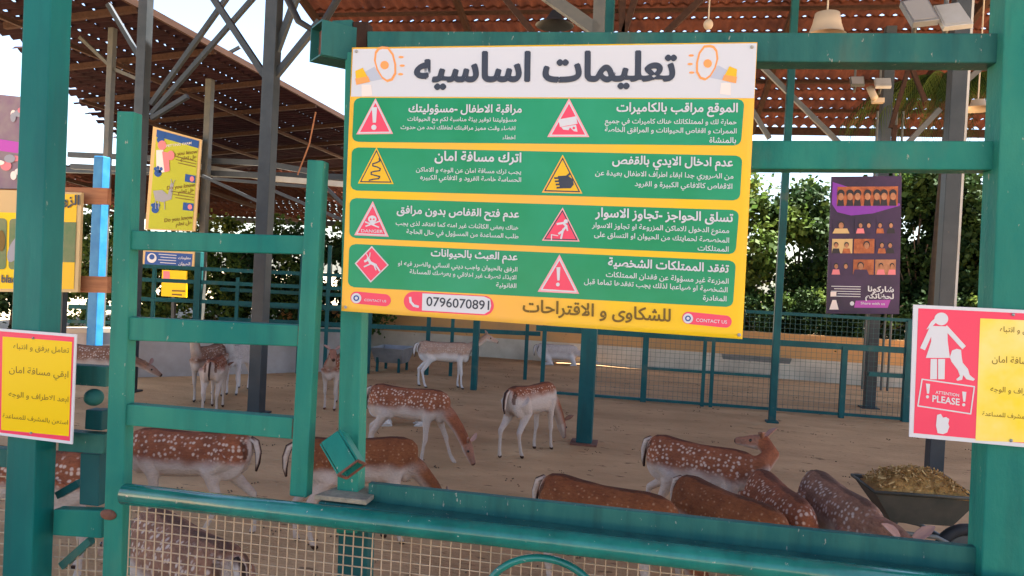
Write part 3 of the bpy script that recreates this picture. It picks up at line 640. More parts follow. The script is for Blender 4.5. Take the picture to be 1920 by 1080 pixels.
def draw_icons(k):
    a, b = MB(), MB()
    if k == 0:
        tri(a, (704, 184), (668, 252), (737, 251), 0, 1, None); Bn.strip(a, [(704, 190), (673, 249), (732, 248)], 2.2, 3.6, 2, True); excl(a, 702, 222, 21, 5)
        tri(b, (1067, 184), (1026, 257), (1105, 257), 0, 1, None); Bn.strip(b, [(1067, 192), (1032, 254), (1099, 254)], 2.2, 3.6, 2, True)
        Bn.poly(b, [(1047, 224), (1080, 218), (1083, 232), (1050, 238)], 4, 2); Bn.poly(b, [(1052, 238), (1070, 236), (1066, 244), (1056, 243)], 4.2, 2)
        Bn.poly(b, [(1066, 236), (1080, 234), (1083, 247), (1076, 246)], 4.3, 2); Bn.oval(b, 1076, 240, 2.5, 2.5, 4.6, 1, 10)
    if k == 1:
        tri(a, (706, 276), (671, 344), (738, 345), 4, 3, 5); Bn.strip(a, [(711, 297), (712, 302), (706, 305), (699, 307), (699, 311), (707, 313), (713, 316), (712, 320), (703, 321), (696, 323), (696, 327), (704, 329), (712, 331), (710, 335), (700, 336), (692, 338)], 2.4, 4, 5)
        tri(b, (1055, 290), (1016, 361), (1092, 363), 4, 3, 5)
        Bn.poly(b, [(1046, 330), (1064, 329), (1074, 336), (1076, 346), (1070, 353), (1050, 353)], 4, 5)
        for q in range(4): Bn.strip(b, [(1060, 333+q*6), (1040+q*1.5, 334+q*6)], 3.4, 4.3+q*.3, 5)
        Bn.strip(b, [(1062, 331), (1068, 326)], 3.4, 6, 5)
    if k == 2:
        tri(a, (699, 377), (664, 441), (729, 444), 0, 1, None); Bn.strip(a, [(699, 384), (669, 438), (724, 441)], 1.8, 3.6, 2, True)
        Bn.oval(a, 698, 411, 8, 7, 4, 2); Bn.poly(a, [(693, 415), (703, 415), (702, 421), (694, 421)], 4.1, 2); Bn.oval(a, 695, 411, 1.8, 2, 4.5, 1, 8); Bn.oval(a, 701, 411, 1.8, 2, 4.5, 1, 8)
        Bn.strip(a, [(686, 424), (711, 415)], 2.5, 3.8, 2); Bn.strip(a, [(685, 416), (710, 426)], 2.5, 3.9, 2); Bn.text(a, 'DANGER', 718, 437, 677, 4, 2, .01, .8)
        tri(b, (1055, 389), (1016, 451), (1087, 453), 0, 1, 5)
        Bn.oval(b, 1061, 415, 4, 4, 4, 2, 12); Bn.strip(b, [(1045, 420), (1056, 418), (1062, 424), (1054, 434), (1048, 438)], 4, 4, 2); Bn.strip(b, [(1056, 430), (1052, 447)], 3.5, 4.3, 2); Bn.strip(b, [(1062, 424), (1064, 432)], 3, 4.4, 2); Bn.strip(b, [(1034, 440), (1034, 450)], 2, 4, 2); Bn.strip(b, [(1034, 440), (1046, 442)], 1.6, 4.1, 2)
    if k == 3:
        d = [(697, 461), (729, 497), (695, 530), (665, 494)]; Bn.poly(a, d, 2.2, 0); g = (697, 495.5)
        Bn.poly(a, [(g[0]+(x-g[0])*.9, g[1]+(y-g[1])*.9) for x, y in d], 3, 1); Bn.strip(a, [(g[0]+(x-g[0])*.95, g[1]+(y-g[1])*.95) for x, y in d], 1.8, 3.4, 2, True)
        Bn.strip(a, [(690, 484), (694, 492), (704, 497)], 5, 4, 2); Bn.strip(a, [(684, 490), (690, 487)], 4, 4.3, 2); Bn.strip(a, [(704, 496), (712, 508)], 3, 4.4, 2); Bn.strip(a, [(694, 495), (683, 500)], 2.6, 4.5, 2); Bn.strip(a, [(693, 482), (694, 474)], 1.8, 4.6, 2); Bn.strip(a, [(690, 482), (687, 476)], 1.6, 4.7, 2); Bn.strip(a, [(702, 499), (705, 506)], 2.4, 4.8, 2)
        tri(b, (1049, 477), (1008, 547), (1086, 551), 0, 1, None); Bn.strip(b, [(1049, 486), (1015, 543), (1080, 547)], 2.6, 3.6, 2, True); excl(b, 1047, 519, 18, 3.6)
    return a, b
for k, q in enumerate(PANELS):
    po = cloth(q, 1, 0, V_GREEN, 'rule_panel', ban, 56, 9, 12)
    t = MB()
    for side in (True, False):
        t = MB()
        for sx, xr, yr, xl, big in TX[k]:
            if (xr > 1000) == side: Bn.text(t, sx, xr, yr, xl, 2, bold=.012, heavy=.014 if big else 0, hs=1.0 if big else .95)
        t.build('lettering', V_WHITE, po)
    a, b = draw_icons(k); a.build('warning_pictogram', ICM, po); b.build('warning_pictogram', ICM, po)
# foot of the banner
m = MB(); Bn.text(m, 'للشكاوى و الاقتراحات', 1257, 603, 980, 1.5, bold=.012, heavy=.010); m.build('lettering', V_BRN, ban)
def pill(x0, y0, x1, y1, h, red=True):
    m = MB(); pts = []
    for i in range(13): t = math.pi/2+math.pi*i/12; pts.append((x0+h/2+h/2*math.cos(t), y0+h/2*math.sin(t)))
    for i in range(13): t = -math.pi/2+math.pi*i/12; pts.append((x1-h/2+h/2*math.cos(t), y1+h/2*math.sin(t)))
    Bn.poly(m, pts, 1, 0); return m
for x0, y0, x1, y1 in ((657, 558, 733, 563), (1279, 596, 1372, 603)):
    m = pill(x0, y0, x1, y1, 23); Bn.oval(m, x0+11, y0+1, 9.5, 9.5, 2, 1); Bn.oval(m, x0+11, y0+1, 5.5, 5.5, 3, 2); Bn.oval(m, x0+11, y0+1, 3, 3, 3.5, 1)
    Bn.text(m, 'CONTACT US', x1-9, y1+4, x0+26, 2, 1, .008, .95); m.build('contact_badge', [V_RED, V_WHITE, V_NAVY], ban)
m = pill(757, 565, 926, 573, 37); Bn.poly(m, [(792, 550), (908, 556), (919, 561), (921, 573), (918, 583), (908, 589), (791, 582)], 2, 1)
Bn.strip(m, [(769, 558), (770, 566), (776, 573), (784, 575)], 4.5, 2, 1); Bn.text(m, '0796070891', 917, 581, 799, 3, 2, .012, 1.0); m.build('phone_badge', [V_RED, V_WHITE, V_INK], ban)
m = MB()
for x, y in ((1410, 88), (668, 96), (1386, 628), (648, 576)): m.ell(Bn.at(x, y, 3), (.004, .003, .004), 10, 6)
m.build('grommet', PW, ban)

# ================================================================== SMALL WARNING SIGNS
LS = Sheet(F-.012, .0005, lambda y: 0.075+(y-620)*0.00018)
ls = thing('warning_sign', LS.at(60, 720), 'yellow sign with red border and four Arabic lines on the left post', 'sign')
slab('board', LS, [(-205, 600), (143, 627), (135, 833), (-210, 790)], .004, V_WHITE, ls)
m = MB(); LS.poly(m, [(-200, 605), (139, 632), (131, 827), (-205, 786)], 1, 0); LS.poly(m, [(5, 631), (135, 641), (129, 818), (2, 806)], 2, 1); m.build('print', [V_HOT, V_SUN], ls)
m = MB()
for sx, xr, yr, xl in (('تعامل برفق و انتباه', 129, 662, 25), ('ابقي مسافة امان', 128, 708, 17), ('ابعد الاطراف و الوجه', 128, 754, 16), ('استعن بالمشرف للمساعدة', 127, 796, 5)):
    LS.text(m, sx, xr, yr, xl, 3, bold=.004)
m.build('lettering', V_BRN, ls)
RS = Sheet(F-.012, .0005, lambda y: 0.05+(y-575)*0.00014)
rs = thing('warning_sign', RS.at(1810, 700), 'red and yellow sign with white woman and dog symbol on the right post', 'sign')
slab('board', RS, [(1713, 571), (2060, 588), (2046, 850), (1705, 819)], .004, V_WHITE, rs)
m = MB(); RS.poly(m, [(1722, 578), (2054, 594), (2041, 842), (1713, 812)], 1, 0)
RS.poly(m, [(1838, 597), (2050, 606), (2038, 834), (1829, 826)], 2, 1); m.build('print', [V_HOT, V_SUNF], rs)
m = MB()
for sx, xr, yr, xl in (('تعامل برفق و انتباه', 1983, 628, 1875), ('ابقي مسافة امان', 1972, 686, 1860), ('ابعد الاطراف و الوجه', 1970, 742, 1857), ('استعن بالمشرف للمساعدة', 1965, 789, 1842)):
    RS.text(m, sx, xr, yr, xl, 3, bold=.004)
m.build('lettering', V_BRN, rs)
m = MB()
RS.oval(m, 1765, 598, 13, 12, 2, 0); RS.poly(m, [(1754, 596), (1746, 603), (1737, 618), (1748, 612), (1756, 604)], 2.2, 0)
RS.poly(m, [(1746, 611), (1776, 612), (1777, 640), (1781, 671), (1736, 671), (1746, 640)], 2.4, 0)
RS.strip(m, [(1748, 615), (1731, 652)], 10, 2.6, 0); RS.strip(m, [(1774, 615), (1806, 650)], 9, 2.7, 0)
RS.poly(m, [(1745, 673), (1757, 673), (1757, 711), (1744, 711)], 2.4, 0); RS.poly(m, [(1759, 673), (1772, 673), (1771, 711), (1759, 711)], 2.4, 0)
RS.poly(m, [(1785, 657), (1794, 654), (1802, 656), (1803, 668), (1805, 680), (1815, 692), (1818, 703), (1828, 711), (1825, 714), (1812, 711), (1806, 703), (1804, 712), (1795, 714), (1793, 711), (1800, 705), (1796, 694), (1784, 678), (1781, 670)], 2.5, 0)
fr = [(1729, 711), (1827, 725), (1820, 776), (1721, 761)]
RS.strip(m, fr, 2.4, 2.5, 0, True)
for x, y in ((1740, 733), (1808, 748)):
    RS.poly(m, [(x-4, y-14), (x+4, y-13), (x+2, y+5), (x-2, y+5)], 2.5, 0); RS.oval(m, x-1, y+11, 3, 3, 2.5, 0, 10)
RS.text(m, 'ATTENTION', 1798, 744, 1754, 2.5, 0, .012, 1.0, slope=.14); RS.text(m, 'PLEASE', 1799, 760, 1748, 2.5, 0, .02, 1.05, slope=.14)
RS.poly(m, [(1757, 778), (1764, 776), (1768, 783), (1774, 782), (1780, 786), (1778, 794), (1780, 800), (1776, 811), (1768, 814), (1758, 812), (1755, 798)], 2.5, 0)
m.build('symbol', V_WHITE, rs)
for S_, p_, pts in ((LS, ls, ((62, 634), (58, 812))), (RS, rs, ((1900, 590), (1896, 826)))):
    for x, y in pts: MB().ell(S_.at(x, y, 4), (.0035, .0025, .0035), 10, 6).build('screw', ZINC, p_, smooth=True)

# ================================================================== POSTERS FARTHER BACK
PP = Sheet(11.95, .004, lambda y: .03)
pp_ = thing('photo_poster', PP.at(1620, 460), 'tall dark purple poster with a grid of portrait photos before the trees', 'poster')
slab('board', PP, [(1559, 331), (1691, 330), (1686, 589), (1549, 588)], .03, V_PUR, pp_)
def U(q):       # unit square on a pixel quad
    return lambda u, v: ((q[0][0]*(1-u)+q[1][0]*u)*(1-v)+(q[3][0]*(1-u)+q[2][0]*u)*v, (q[0][1]*(1-u)+q[1][1]*u)*(1-v)+(q[3][1]*(1-u)+q[2][1]*u)*v)
u = U([(1559, 331), (1691, 330), (1686, 589), (1549, 588)])
m = MB(); PP.poly(m, [u(.02, .04), u(.5, .12), u(.98, .2), u(.98, .215), u(.6, .27), u(.3, .285), u(.1, .26), u(.02, .2)], 1, 0); m.build('swoosh', V_VIO, pp_); m = MB(); PP.poly(m, [u(.40, .905), u(.88, .895), u(.84, .955), u(.38, .955)], 1, 1)
m.build('badge', [V_VIO, V_MAG], pp_)
rp = random.Random(4)
def photo(S, m, u0, v0, u1, v1, mats, n=2):
    S.poly(m, [u(u0, v0), u(u1, v0), u(u1, v1), u(u0, v1)], 1.6, rp.choice(mats[0])); du, dv = u1-u0, v1-v0
    for k in range(n):
        cu = u0+du*(k+.5+rp.uniform(-.15, .15))/n; cv = v0+dv*.42; x, y = u(cu, cv); w = abs(u(u1, v0)[0]-u(u0, v0)[0])
        S.poly(m, [u(max(u0, cu-.42*du/n), v1), u(min(u1, cu+.42*du/n), v1), u(min(u1, cu+.3*du/n), v0+dv*.66), u(max(u0, cu-.3*du/n), v0+dv*.66)], 2+.2*k, rp.choice(mats[1]))
        S.oval(m, x, y-w*.02, w*.20/n**.5*.8, w*.20/n**.5*.9, 3+.2*k, 3); S.oval(m, x, y+w*.03, w*.155/n**.5*.8, w*.2/n**.5*.8, 3.6+.2*k, 4, 14)
PM = [V_RUST, V_TAN, V_DK, V_DK, V_SKIN, V_ROSE, V_PEACH, V_PUR]
m = MB(); photo(PP, m, .09, .075, .95, .215, ([0], [2]), 7); m.build('group_photo', PM, pp_)
for r, (v0, v1) in enumerate(((.31, .415), (.455, .56), (.605, .715))):
    for c in range(3):
        m = MB(); photo(PP, m, .045+c*.305, v0, .33+c*.305, v1, ([0, 1, 7, 4], [1, 5, 7, 2, 0]), rp.choice((1, 1, 2))); m.build('portrait_photo', PM, pp_)
m = MB(); PP.text(m, 'شاركونا', u(.92, .84)[0], u(.92, .84)[1], u(.56, .84)[0], 2, 0, .03, .8); PP.text(m, 'لحظاتكم', u(.92, .89)[0], u(.92, .89)[1], u(.53, .89)[0], 2, 0, .03, .8)
m.build('lettering', [V_WHITE, V_PEACH], pp_); m = MB()
for k in range(5): PP.strip(m, [u(.06+.04*(k % 2)+.05*(k > 2), .80+.018*k), u(.46, .803+.018*k)], 1.3, 2, 0)
PP.oval(m, *u(.35, .925), 4, 4, 2, 0); PP.poly(m, [u(.05, .84), u(.13, .84), u(.13, .875), u(.05, .875)], 2, 1); PP.poly(m, [u(.04, .97), u(.08, .9), u(.13, .9), u(.17, .97)], 2, 1)
m.build('small_print', [V_WHITE, V_PEACH], pp_); m = MB(); PP.text(m, 'Share with us', u(.8, .935)[0], u(.8, .935)[1], u(.47, .935)[0], 2, 0, .01, .8)
m.build('lettering', [V_WHITE, V_PEACH], pp_)
# yellow facts poster on the left
YP = Sheet(12.30, .004, lambda y: -0.12)
yq = [(287, 237), (378, 262), (366, 434), (272, 430)]; u = U(yq)
yp = thing('facts_poster', YP.at(325, 335), 'lime yellow animal facts poster with blue header above the rail frame', 'poster')
slab('board', YP, yq, .03, V_TAN, yp)
m = MB(); YP.poly(m, [u(.08, .02), u(.95, .02), u(.94, .99), u(.06, .99)], 1, 0); YP.poly(m, [u(.08, .02), u(.95, .02), u(.95, .10), u(.08, .085)], 2, 1); m.build('print', [V_LIME, V_NAVY], yp)
m = MB()
for v in (.40, .76, .07):
    x, y = u(.17, v+.04); YP.oval(m, x, y, 7, 7, 3, 0, 14)
    for a, b in ((-5, -8), (0, -10), (6, -8)): YP.oval(m, x+a, y+b, 3, 3.6, 3.2, 0, 10)
m.build('paw_print', V_NAVY, yp); m = MB()
for v in (.40, .70): YP.poly(m, [u(.72, v), u(.93, v), u(.93, v+.08), u(.72, v+.08)], 3, 0); YP.oval(m, *u(.86, v+.04), 4, 5, 3.6, 1, 12)
m.build('small_picture', [V_NAVY, V_ROSE], yp); m = MB()
YP.poly(m, [u(.10, .22), u(.24, .2), u(.30, .42), u(.14, .44)], 3, 2); YP.oval(m, *u(.21, .16), 8, 9, 3.3, 1, 14); YP.poly(m, [u(.22, .22), u(.36, .22), u(.40, .40), u(.30, .42)], 3.6, 1); YP.oval(m, *u(.40, .24), 7, 9, 3.8, 1, 14)
m.build('man_picture', [V_NAVY, V_ROSE, V_WHITE, V_GREY], yp); m = MB()
YP.poly(m, [u(.10, .62), u(.28, .60), u(.40, .64), u(.44, .52), u(.50, .52), u(.48, .68), u(.32, .72), u(.16, .71)], 3, 3)
for a in (.16, .22, .34): YP.strip(m, [u(a, .70), u(a+.02, .79)], 1.5, 3.4, 3)
YP.strip(m, [u(.47, .53), u(.44, .48)], 1.2, 3.4, 3); YP.strip(m, [u(.48, .53), u(.52, .48)], 1.2, 3.5, 3)
m.build('deer_picture', [V_NAVY, V_ROSE, V_WHITE, V_GREY], yp)
m = MB()
for v in (.155, .515, .865):
    YP.text(m, 'Do you know', u(.93, v)[0], u(.93, v)[1], u(.36, v-.01)[0], 3, 0, .012, 1.05); YP.text(m, 'هل تعلم', u(.92, v+.055)[0], u(.92, v+.055)[1], u(.60, v+.05)[0], 3, 0, .02, 1.0)
    if v < .8:
        for k in range(3): YP.strip(m, [u(.46+.05*k, v+.085+.03*k), u(.92, v+.09+.03*k)], 1.4, 3, 0)
YP.text(m, 'PETTING FARM', u(.80, .075)[0], u(.80, .075)[1], u(.28, .06)[0], 3, 1, .01, .9)
m.build('lettering', [V_BRN, V_WHITE], yp)
IS = Sheet(12.36, .004, lambda y: 0.03); iq = [(271, 470), (362, 475), (360, 500), (269, 496)]; u = U(iq)
isg = thing('info_sign', IS.at(315, 485), 'small blue information sign with white lettering below the yellow poster', 'sign')
slab('board', IS, [(268, 466), (365, 471), (363, 504), (266, 500)], .03, V_TAN, isg)
m = MB(); IS.poly(m, [u(.02, .05), u(.99, .05), u(.99, .98), u(.02, .98)], 1, 0); IS.oval(m, *u(.16, .5), 9, 9, 2, 1); IS.oval(m, *u(.16, .42), 5, 5, 3, 0)
IS.text(m, 'معلومات', u(.96, .45)[0], u(.96, .45)[1], u(.70, .45)[0], 2, 1, .02); IS.text(m, 'الحيوان', u(.96, .9)[0], u(.96, .9)[1], u(.72, .9)[0], 2, 1, .02)
for k in range(4): IS.strip(m, [u(.30+.04*(k % 2), .2+.2*k), u(.66, .22+.2*k)], 1.2, 2, 1)
m.build('print', [V_NAVY, V_WHITE], isg)
# big picture boards at the far left
def picboard(Y, q, label, fill):
    S = Sheet(Y, .004, lambda y: .03); t = thing('picture_board', S.at(*q[3]), label, 'board'); slab('board', S, q, .03, fill, t); return S, t
S, t = picboard(6.0, [(-170, 160), (46, 182), (42, 354), (-170, 352)], 'faded purple and grey picture board high at the left edge', V_PALEP)
u = U([(-170, 160), (46, 182), (42, 354), (-170, 352)]); m = MB(); rq = random.Random(8)
S.poly(m, [u(0, .38), u(1, .50), u(1, .62), u(0, .52)], 1, 0)
for k in range(22): S.oval(m, *u(.5+.5*rq.random(), rq.choice((.22, .76))+rq.uniform(-.12, .12)), rq.uniform(5, 11), rq.uniform(5, 11), 1.5+.1*k, rq.choice((1, 2, 3)), 12)
m.build('print', [V_MAG, V_GREY, V_PEACH, V_ROSE], t)
q = [(-170, 350), (153, 361), (146, 548), (-170, 546)]
S, t = picboard(5.95, q, 'yellow and orange board with animal pictures behind the left post', V_TAN); u = U(q); m = MB()
S.poly(m, [u(.02, .22), u(.86, .22), u(.86, .97), u(.02, .97)], 1, 0)
for a in (.06, .34, .585): S.rrect(m, [u(a, .28), u(a+.23, .28), u(a+.23, .78), u(a, .78)], 8, 2, 1)
S.oval(m, *u(.62, .58), 11, 26, 3, 2, 16, .4); S.oval(m, *u(.54, .5), 7, 20, 3, 3, 16); S.poly(m, [u(.88, .02), u(.975, .02), u(.975, .97), u(.88, .97)], 1, 4)
S.poly(m, [u(.88, .3), u(.975, .3), u(.975, .7), u(.88, .7)], 1.5, 1); m.build('print', [V_SUN, V_GRN2, V_GREY, V_BRN, V_AMB], t)
m = MB(); S.text(m, 'الزوار', 149, 384, 100, 3, 0, .03); S.text(m, 'blac', 30, 530, 2, 3, 0, .03, 1.1); m.build('lettering', V_INK, t)
bpx = onY(120, 455, 6.12); MB().beam((bpx.x, 6.13, 0), (bpx.x, 6.13, onY(120, 355, 6.12).z), .06, .06, ref=(0, 1, 0)).build('stake', PD, t)
for lab, y0, y1 in (('upper orange timber board beside the far left picture board', 350, 387), ('lower orange timber board beside the far left picture board', 517, 551)):
    a = onY(-160, (y0+y1)/2-9, 6.06); b = onY(205, (y0+y1)/2, 6.06); t = thing('timber_board', a, lab, 'board', 'orange timber boards')
    MB().beam(a, b, .05, .15).build('plank', WOODO, t)
bp = onY(184, 480, 9.3)
t = thing('blue_post', (bp.x, bp.y, 0), 'bright blue post with peeling paint at left', 'post')
MB().box((bp.x, bp.y, 1.58), (.15, .15, 3.16)).build('shaft', BLUEP, t, bevel=.01)
MB().box((bp.x, bp.y, .02), (.26, .26, .04)).build('base_plate', PD, t)
fy = Sheet(12.2, .004); t = thing('notice_board', fy.at(325, 530), 'bright yellow notice board glimpsed between the left pen rails', 'sign')
slab('board', fy, [(304, 506), (350, 508), (349, 558), (302, 555)], .03, V_SUN, t); m = MB(); fy.poly(m, [(306, 508), (318, 509), (318, 528), (306, 527)], 1, 0)
fy.strip(m, [(323, 545), (346, 546)], 3, 1, 1); fy.strip(m, [(323, 552), (340, 553)], 3, 1, 1); m.build('print', [V_ROSE, V_BRN], t)
MB().beam(onY(326, 550, 12.24), Vector((fy.at(326, 550).x, 12.24, 0)), .06, .06).build('stake', PD, t)

# ================================================================== FALLOW DEER
def coat(name, brown, dark, pale, spot, scale=30.0, thr=0.30, samt=1.0):
    m = bpy.data.materials.new(name); m.use_nodes = True; nt = m.node_tree; L = nt.links.new; b = nt.nodes['Principled BSDF']
    b.inputs['Roughness'].default_value = .85; b.inputs['Specular IOR Level'].default_value = .15; b.inputs['Sheen Weight'].default_value = .0
    at = nt.nodes.new('ShaderNodeAttribute'); at.attribute_name = 'coat'; sep = nt.nodes.new('ShaderNodeSeparateColor'); L(at.outputs['Color'], sep.inputs[0])
    tc = nt.nodes.new('ShaderNodeTexCoord')
    def noise(s, d=4):
        n = nt.nodes.new('ShaderNodeTexNoise'); n.inputs['Scale'].default_value = s; n.inputs['Detail'].default_value = d; L(tc.outputs['Object'], n.inputs['Vector']); return n
    def mix(f, a, c):
        x = nt.nodes.new('ShaderNodeMix'); x.data_type = 'RGBA'
        for s, v in ((0, f), (6, a), (7, c)):
            if isinstance(v, tuple): x.inputs[s].default_value = (*v, 1)
            elif isinstance(v, float): x.inputs[s].default_value = v
            else: L(v, x.inputs[s])
        return x.outputs[2]
    def mth(op, a, c):
        x = nt.nodes.new('ShaderNodeMath'); x.operation = op
        for s, v in ((0, a), (1, c)):
            if isinstance(v, float): x.inputs[s].default_value = v
            else: L(v, x.inputs[s])
        x.use_clamp = True; return x.outputs[0]
    mr = nt.nodes.new('ShaderNodeMapRange'); L(noise(9).outputs['Fac'], mr.inputs[0]); mr.inputs[1].default_value = .35; mr.inputs[2].default_value = .65
    base = mix(mr.outputs[0], brown, dark)
    mpf = nt.nodes.new('ShaderNodeMapping'); mpf.inputs['Scale'].default_value = (30, 95, 95); L(tc.outputs['Object'], mpf.inputs['Vector'])
    nf = nt.nodes.new('ShaderNodeTexNoise'); nf.inputs['Scale'].default_value = 1.0; nf.inputs['Detail'].default_value = 3; L(mpf.outputs[0], nf.inputs['Vector'])
    mf = nt.nodes.new('ShaderNodeMapRange'); L(nf.outputs['Fac'], mf.inputs[0]); mf.inputs[1].default_value = .42; mf.inputs[2].default_value = .68; mf.inputs[4].default_value = .42
    base = mix(mf.outputs[0], base, tuple(c*.5 for c in dark))
    wob = nt.nodes.new('ShaderNodeVectorMath'); wob.operation = 'MULTIPLY_ADD'; L(noise(14).outputs['Color'], wob.inputs[0]); wob.inputs[1].default_value = (.025, .025, .025); L(tc.outputs['Object'], wob.inputs[2])
    vo = nt.nodes.new('ShaderNodeTexVoronoi'); vo.inputs['Scale'].default_value = scale; vo.inputs['Randomness'].default_value = .75; L(wob.outputs[0], vo.inputs['Vector'])
    sp = nt.nodes.new('ShaderNodeMapRange'); L(vo.outputs['Distance'], sp.inputs[0]); sp.inputs[1].default_value = thr+.12; sp.inputs[2].default_value = thr-.08
    col = mix(mth('MULTIPLY', mth('MULTIPLY', sp.outputs[0], sep.outputs[1]), samt), base, spot)
    pn = mth('ADD', sep.outputs[0], 0.0); col = mix(pn, col, mix(mth('MULTIPLY', mf.outputs[0], .7), pale, tuple(c*.62 for c in pale)))
    col = mix(sep.outputs[2], col, (.02, .014, .012))
    L(col, b.inputs['Base Color'])
    bn = nt.nodes.new('ShaderNodeBump'); bn.inputs['Strength'].default_value = .8; bn.inputs['Distance'].default_value = .012; L(noise(60, 6).outputs['Fac'], bn.inputs['Height']); L(bn.outputs[0], b.inputs['Normal'])
    return m
COATS = {'spotted': coat('spotted_coat', (.29, .090, .040), (.19, .060, .030), (.50, .40, .34), (.52, .36, .28)),
         'grey': coat('grey_coat', (.28, .135, .085), (.18, .09, .06), (.48, .41, .37), (.46, .36, .31)),
         'plain': coat('chestnut_coat', (.23, .075, .028), (.16, .05, .02), (.52, .40, .33), (.42, .24, .14), thr=.17, samt=.6),
         'pale': coat('pale_coat', (.46, .29, .21), (.40, .24, .17), (.66, .60, .57), (.6, .5, .42), samt=.5),
         'white': coat('white_coat', (.55, .47, .43), (.48, .40, .36), (.66, .60, .58), (.6, .5, .45), samt=.3)}
EYE_M = mat('deer_eye', (.01, .008, .007), .15, .6); HORN = mat('hoof', (.05, .04, .035), .6); EARP = mat('ear_inside', (.33, .19, .16), .8)
NECKS = {'up': ([(.30, 0, .64), (.40, 0, .74), (.46, 0, .86), (.50, 0, .97)], (.93, 0, -.30)),
         'fwd': ([(.30, 0, .64), (.43, 0, .72), (.56, 0, .80), (.66, 0, .88)], (.90, 0, -.35)),
         'low': ([(.30, 0, .62), (.45, 0, .60), (.60, 0, .55), (.71, 0, .50)], (.85, 0, -.50)),
         'graze': ([(.30, 0, .61), (.43, 0, .53), (.54, 0, .40), (.62, 0, .27)], (.42, 0, -.90)),
         'back': ([(.30, 0, .63), (.43, .03, .70), (.45, .13, .76), (.36, .20, .82)], (-.93, .05, -.12)),
         'mid': ([(.30, 0, .63), (.45, 0, .67), (.58, 0, .69), (.68, 0, .68)], (.72, 0, -.68)),
         'side': ([(.30, 0, .64), (.42, .03, .74), (.49, .09, .86), (.51, .14, .95)], (.35, .90, -.25))}
def smooth(a, b, x):
    t = min(1, max(0, (x-a)/(b-a))); return t*t*(3-2*t)
def make_deer(name, label, base, heading, kind='spotted', pose='graze', s=1.0, legs=(0, 0, 0, 0), lying=False, yawneck=0.0, group='fallow deer in the pen', fat=1.0, pl=0.07):
    m = MB()
    # trunk: lofted ovals from rump to chest
    sec = [(-.475, .655, .035, .03), (-.455, .65, .085, .065), (-.41, .64, .13, .105), (-.33, .628, .155, .125), (-.2, .612, .158, .135), (-.05, .602, .160, .140), (.1, .603, .168, .138), (.22, .612, .168, .122), (.31, .625, .15, .10), (.38, .64, .11, .075), (.42, .65, .06, .045)]
    n = 18; vs, fs = [], []
    for x, z, h, w in sec:
        for j in range(n):
            t = 2*math.pi*j/n; c = math.cos(t)
            vs.append(Vector((x, w*fat*math.sin(t)*(1.0-.12*c), z+h*c)))
    for i in range(len(sec)-1):
        for j in range(n): fs.append((i*n+j, i*n+(j+1) % n, (i+1)*n+(j+1) % n, (i+1)*n+j))
    fs += [tuple(range(n-1, -1, -1)), tuple((len(sec)-1)*n+j for j in range(n))]; m.add(vs, fs)
    for q in (1, -1):       # shoulder, haunch and brisket muscle
        m.ell((.22, q*.07, .575), (.10, .052, .13), 12, 8); m.ell((-.315, q*.072, .58), (.135, .058, .145), 12, 8); m.ell((-.20, q*.085, .50), (.075, .03, .06), 10, 6)
    m.ell((.33, 0, .54), (.075, .06, .10), 12, 8)
    nk, hd = NECKS[pose]; Rn = Matrix.Rotation(yawneck, 3, 'Z'); pv = Vector((.30, 0, 0))
    nk = [Rn@(Vector(p)-pv)+pv for p in nk]; hd = (Rn@Vector(hd)).normalized()
    m.tube([nk[0]-Vector((.04, 0, 0))]+nk, [.085, .092, .072, .060, .054], 14)
    poll = nk[-1]; m.ell(poll, (.056, .056, .056), 12, 8)
    m.tube([poll-hd*.02, poll+hd*.05, poll+hd*.10, poll+hd*.16, poll+hd*.205, poll+hd*.225], [.050, .058, .050, .036, .031, .020], 12)
    # legs
    FL = [(.25, .075, .60), (.235, .082, .46), (.245, .08, .36), (.255, .078, .26), (.247, .078, .21), (.245, .078, .085), (.262, .078, .018)]; FR = [.075, .046, .030, .0275, .0185, .0195, .024]
    HL = [(-.32, .075, .62), (-.25, .095, .47), (-.335, .09, .365), (-.40, .085, .285), (-.392, .084, .23), (-.375, .082, .085), (-.355, .082, .018)]; HR = [.105, .066, .038, .031, .020, .0205, .025]
    skel = [('neck', nk), ('head', [poll, poll+hd*.22])]
    for q, (pts, rad, sg) in enumerate(((FL, FR, 1), (FL, FR, -1), (HL, HR, 1), (HL, HR, -1))):
        a = legs[q]; R = Matrix.Rotation(a, 3, 'Y'); p0 = Vector((pts[0][0], 0, pts[0][2]))
        P = [R@(Vector((x, y*sg, z))-p0)+p0 for x, y, z in pts]
        if lying:
            P = [P[0]]+[Vector((P[0].x+(.10 if q < 2 else .16)*(1 if k % 2 else -.6)+k*.02, P[0].y*1.5, .36-.01*k)) for k in range(1, len(P))]
        m.tube(P, rad, 10); skel.append(('leg', P[1:]))
        if not lying:
            lz = P[-1].z; m.ell(P[-1]+Vector((.008, 0, -.004)), (.028, .02, .02), 10, 6)
    # merge into one skin
    tmp = m.build('tmp', COATS[kind]); md = tmp.modifiers.new('r', 'REMESH'); md.mode = 'VOXEL'; md.voxel_size = .0115
    sm = tmp.modifiers.new('s', 'SMOOTH'); sm.factor = .5; sm.iterations = 5
    dg = bpy.context.evaluated_depsgraph_get(); me0 = bpy.data.meshes.new_from_object(tmp.evaluated_get(dg))
    V = [v.co.copy() for v in me0.vertices]; Fc = [tuple(p.vertices) for p in me0.polygons]
    bpy.data.objects.remove(tmp); bpy.data.meshes.remove(me0)
    cols = []
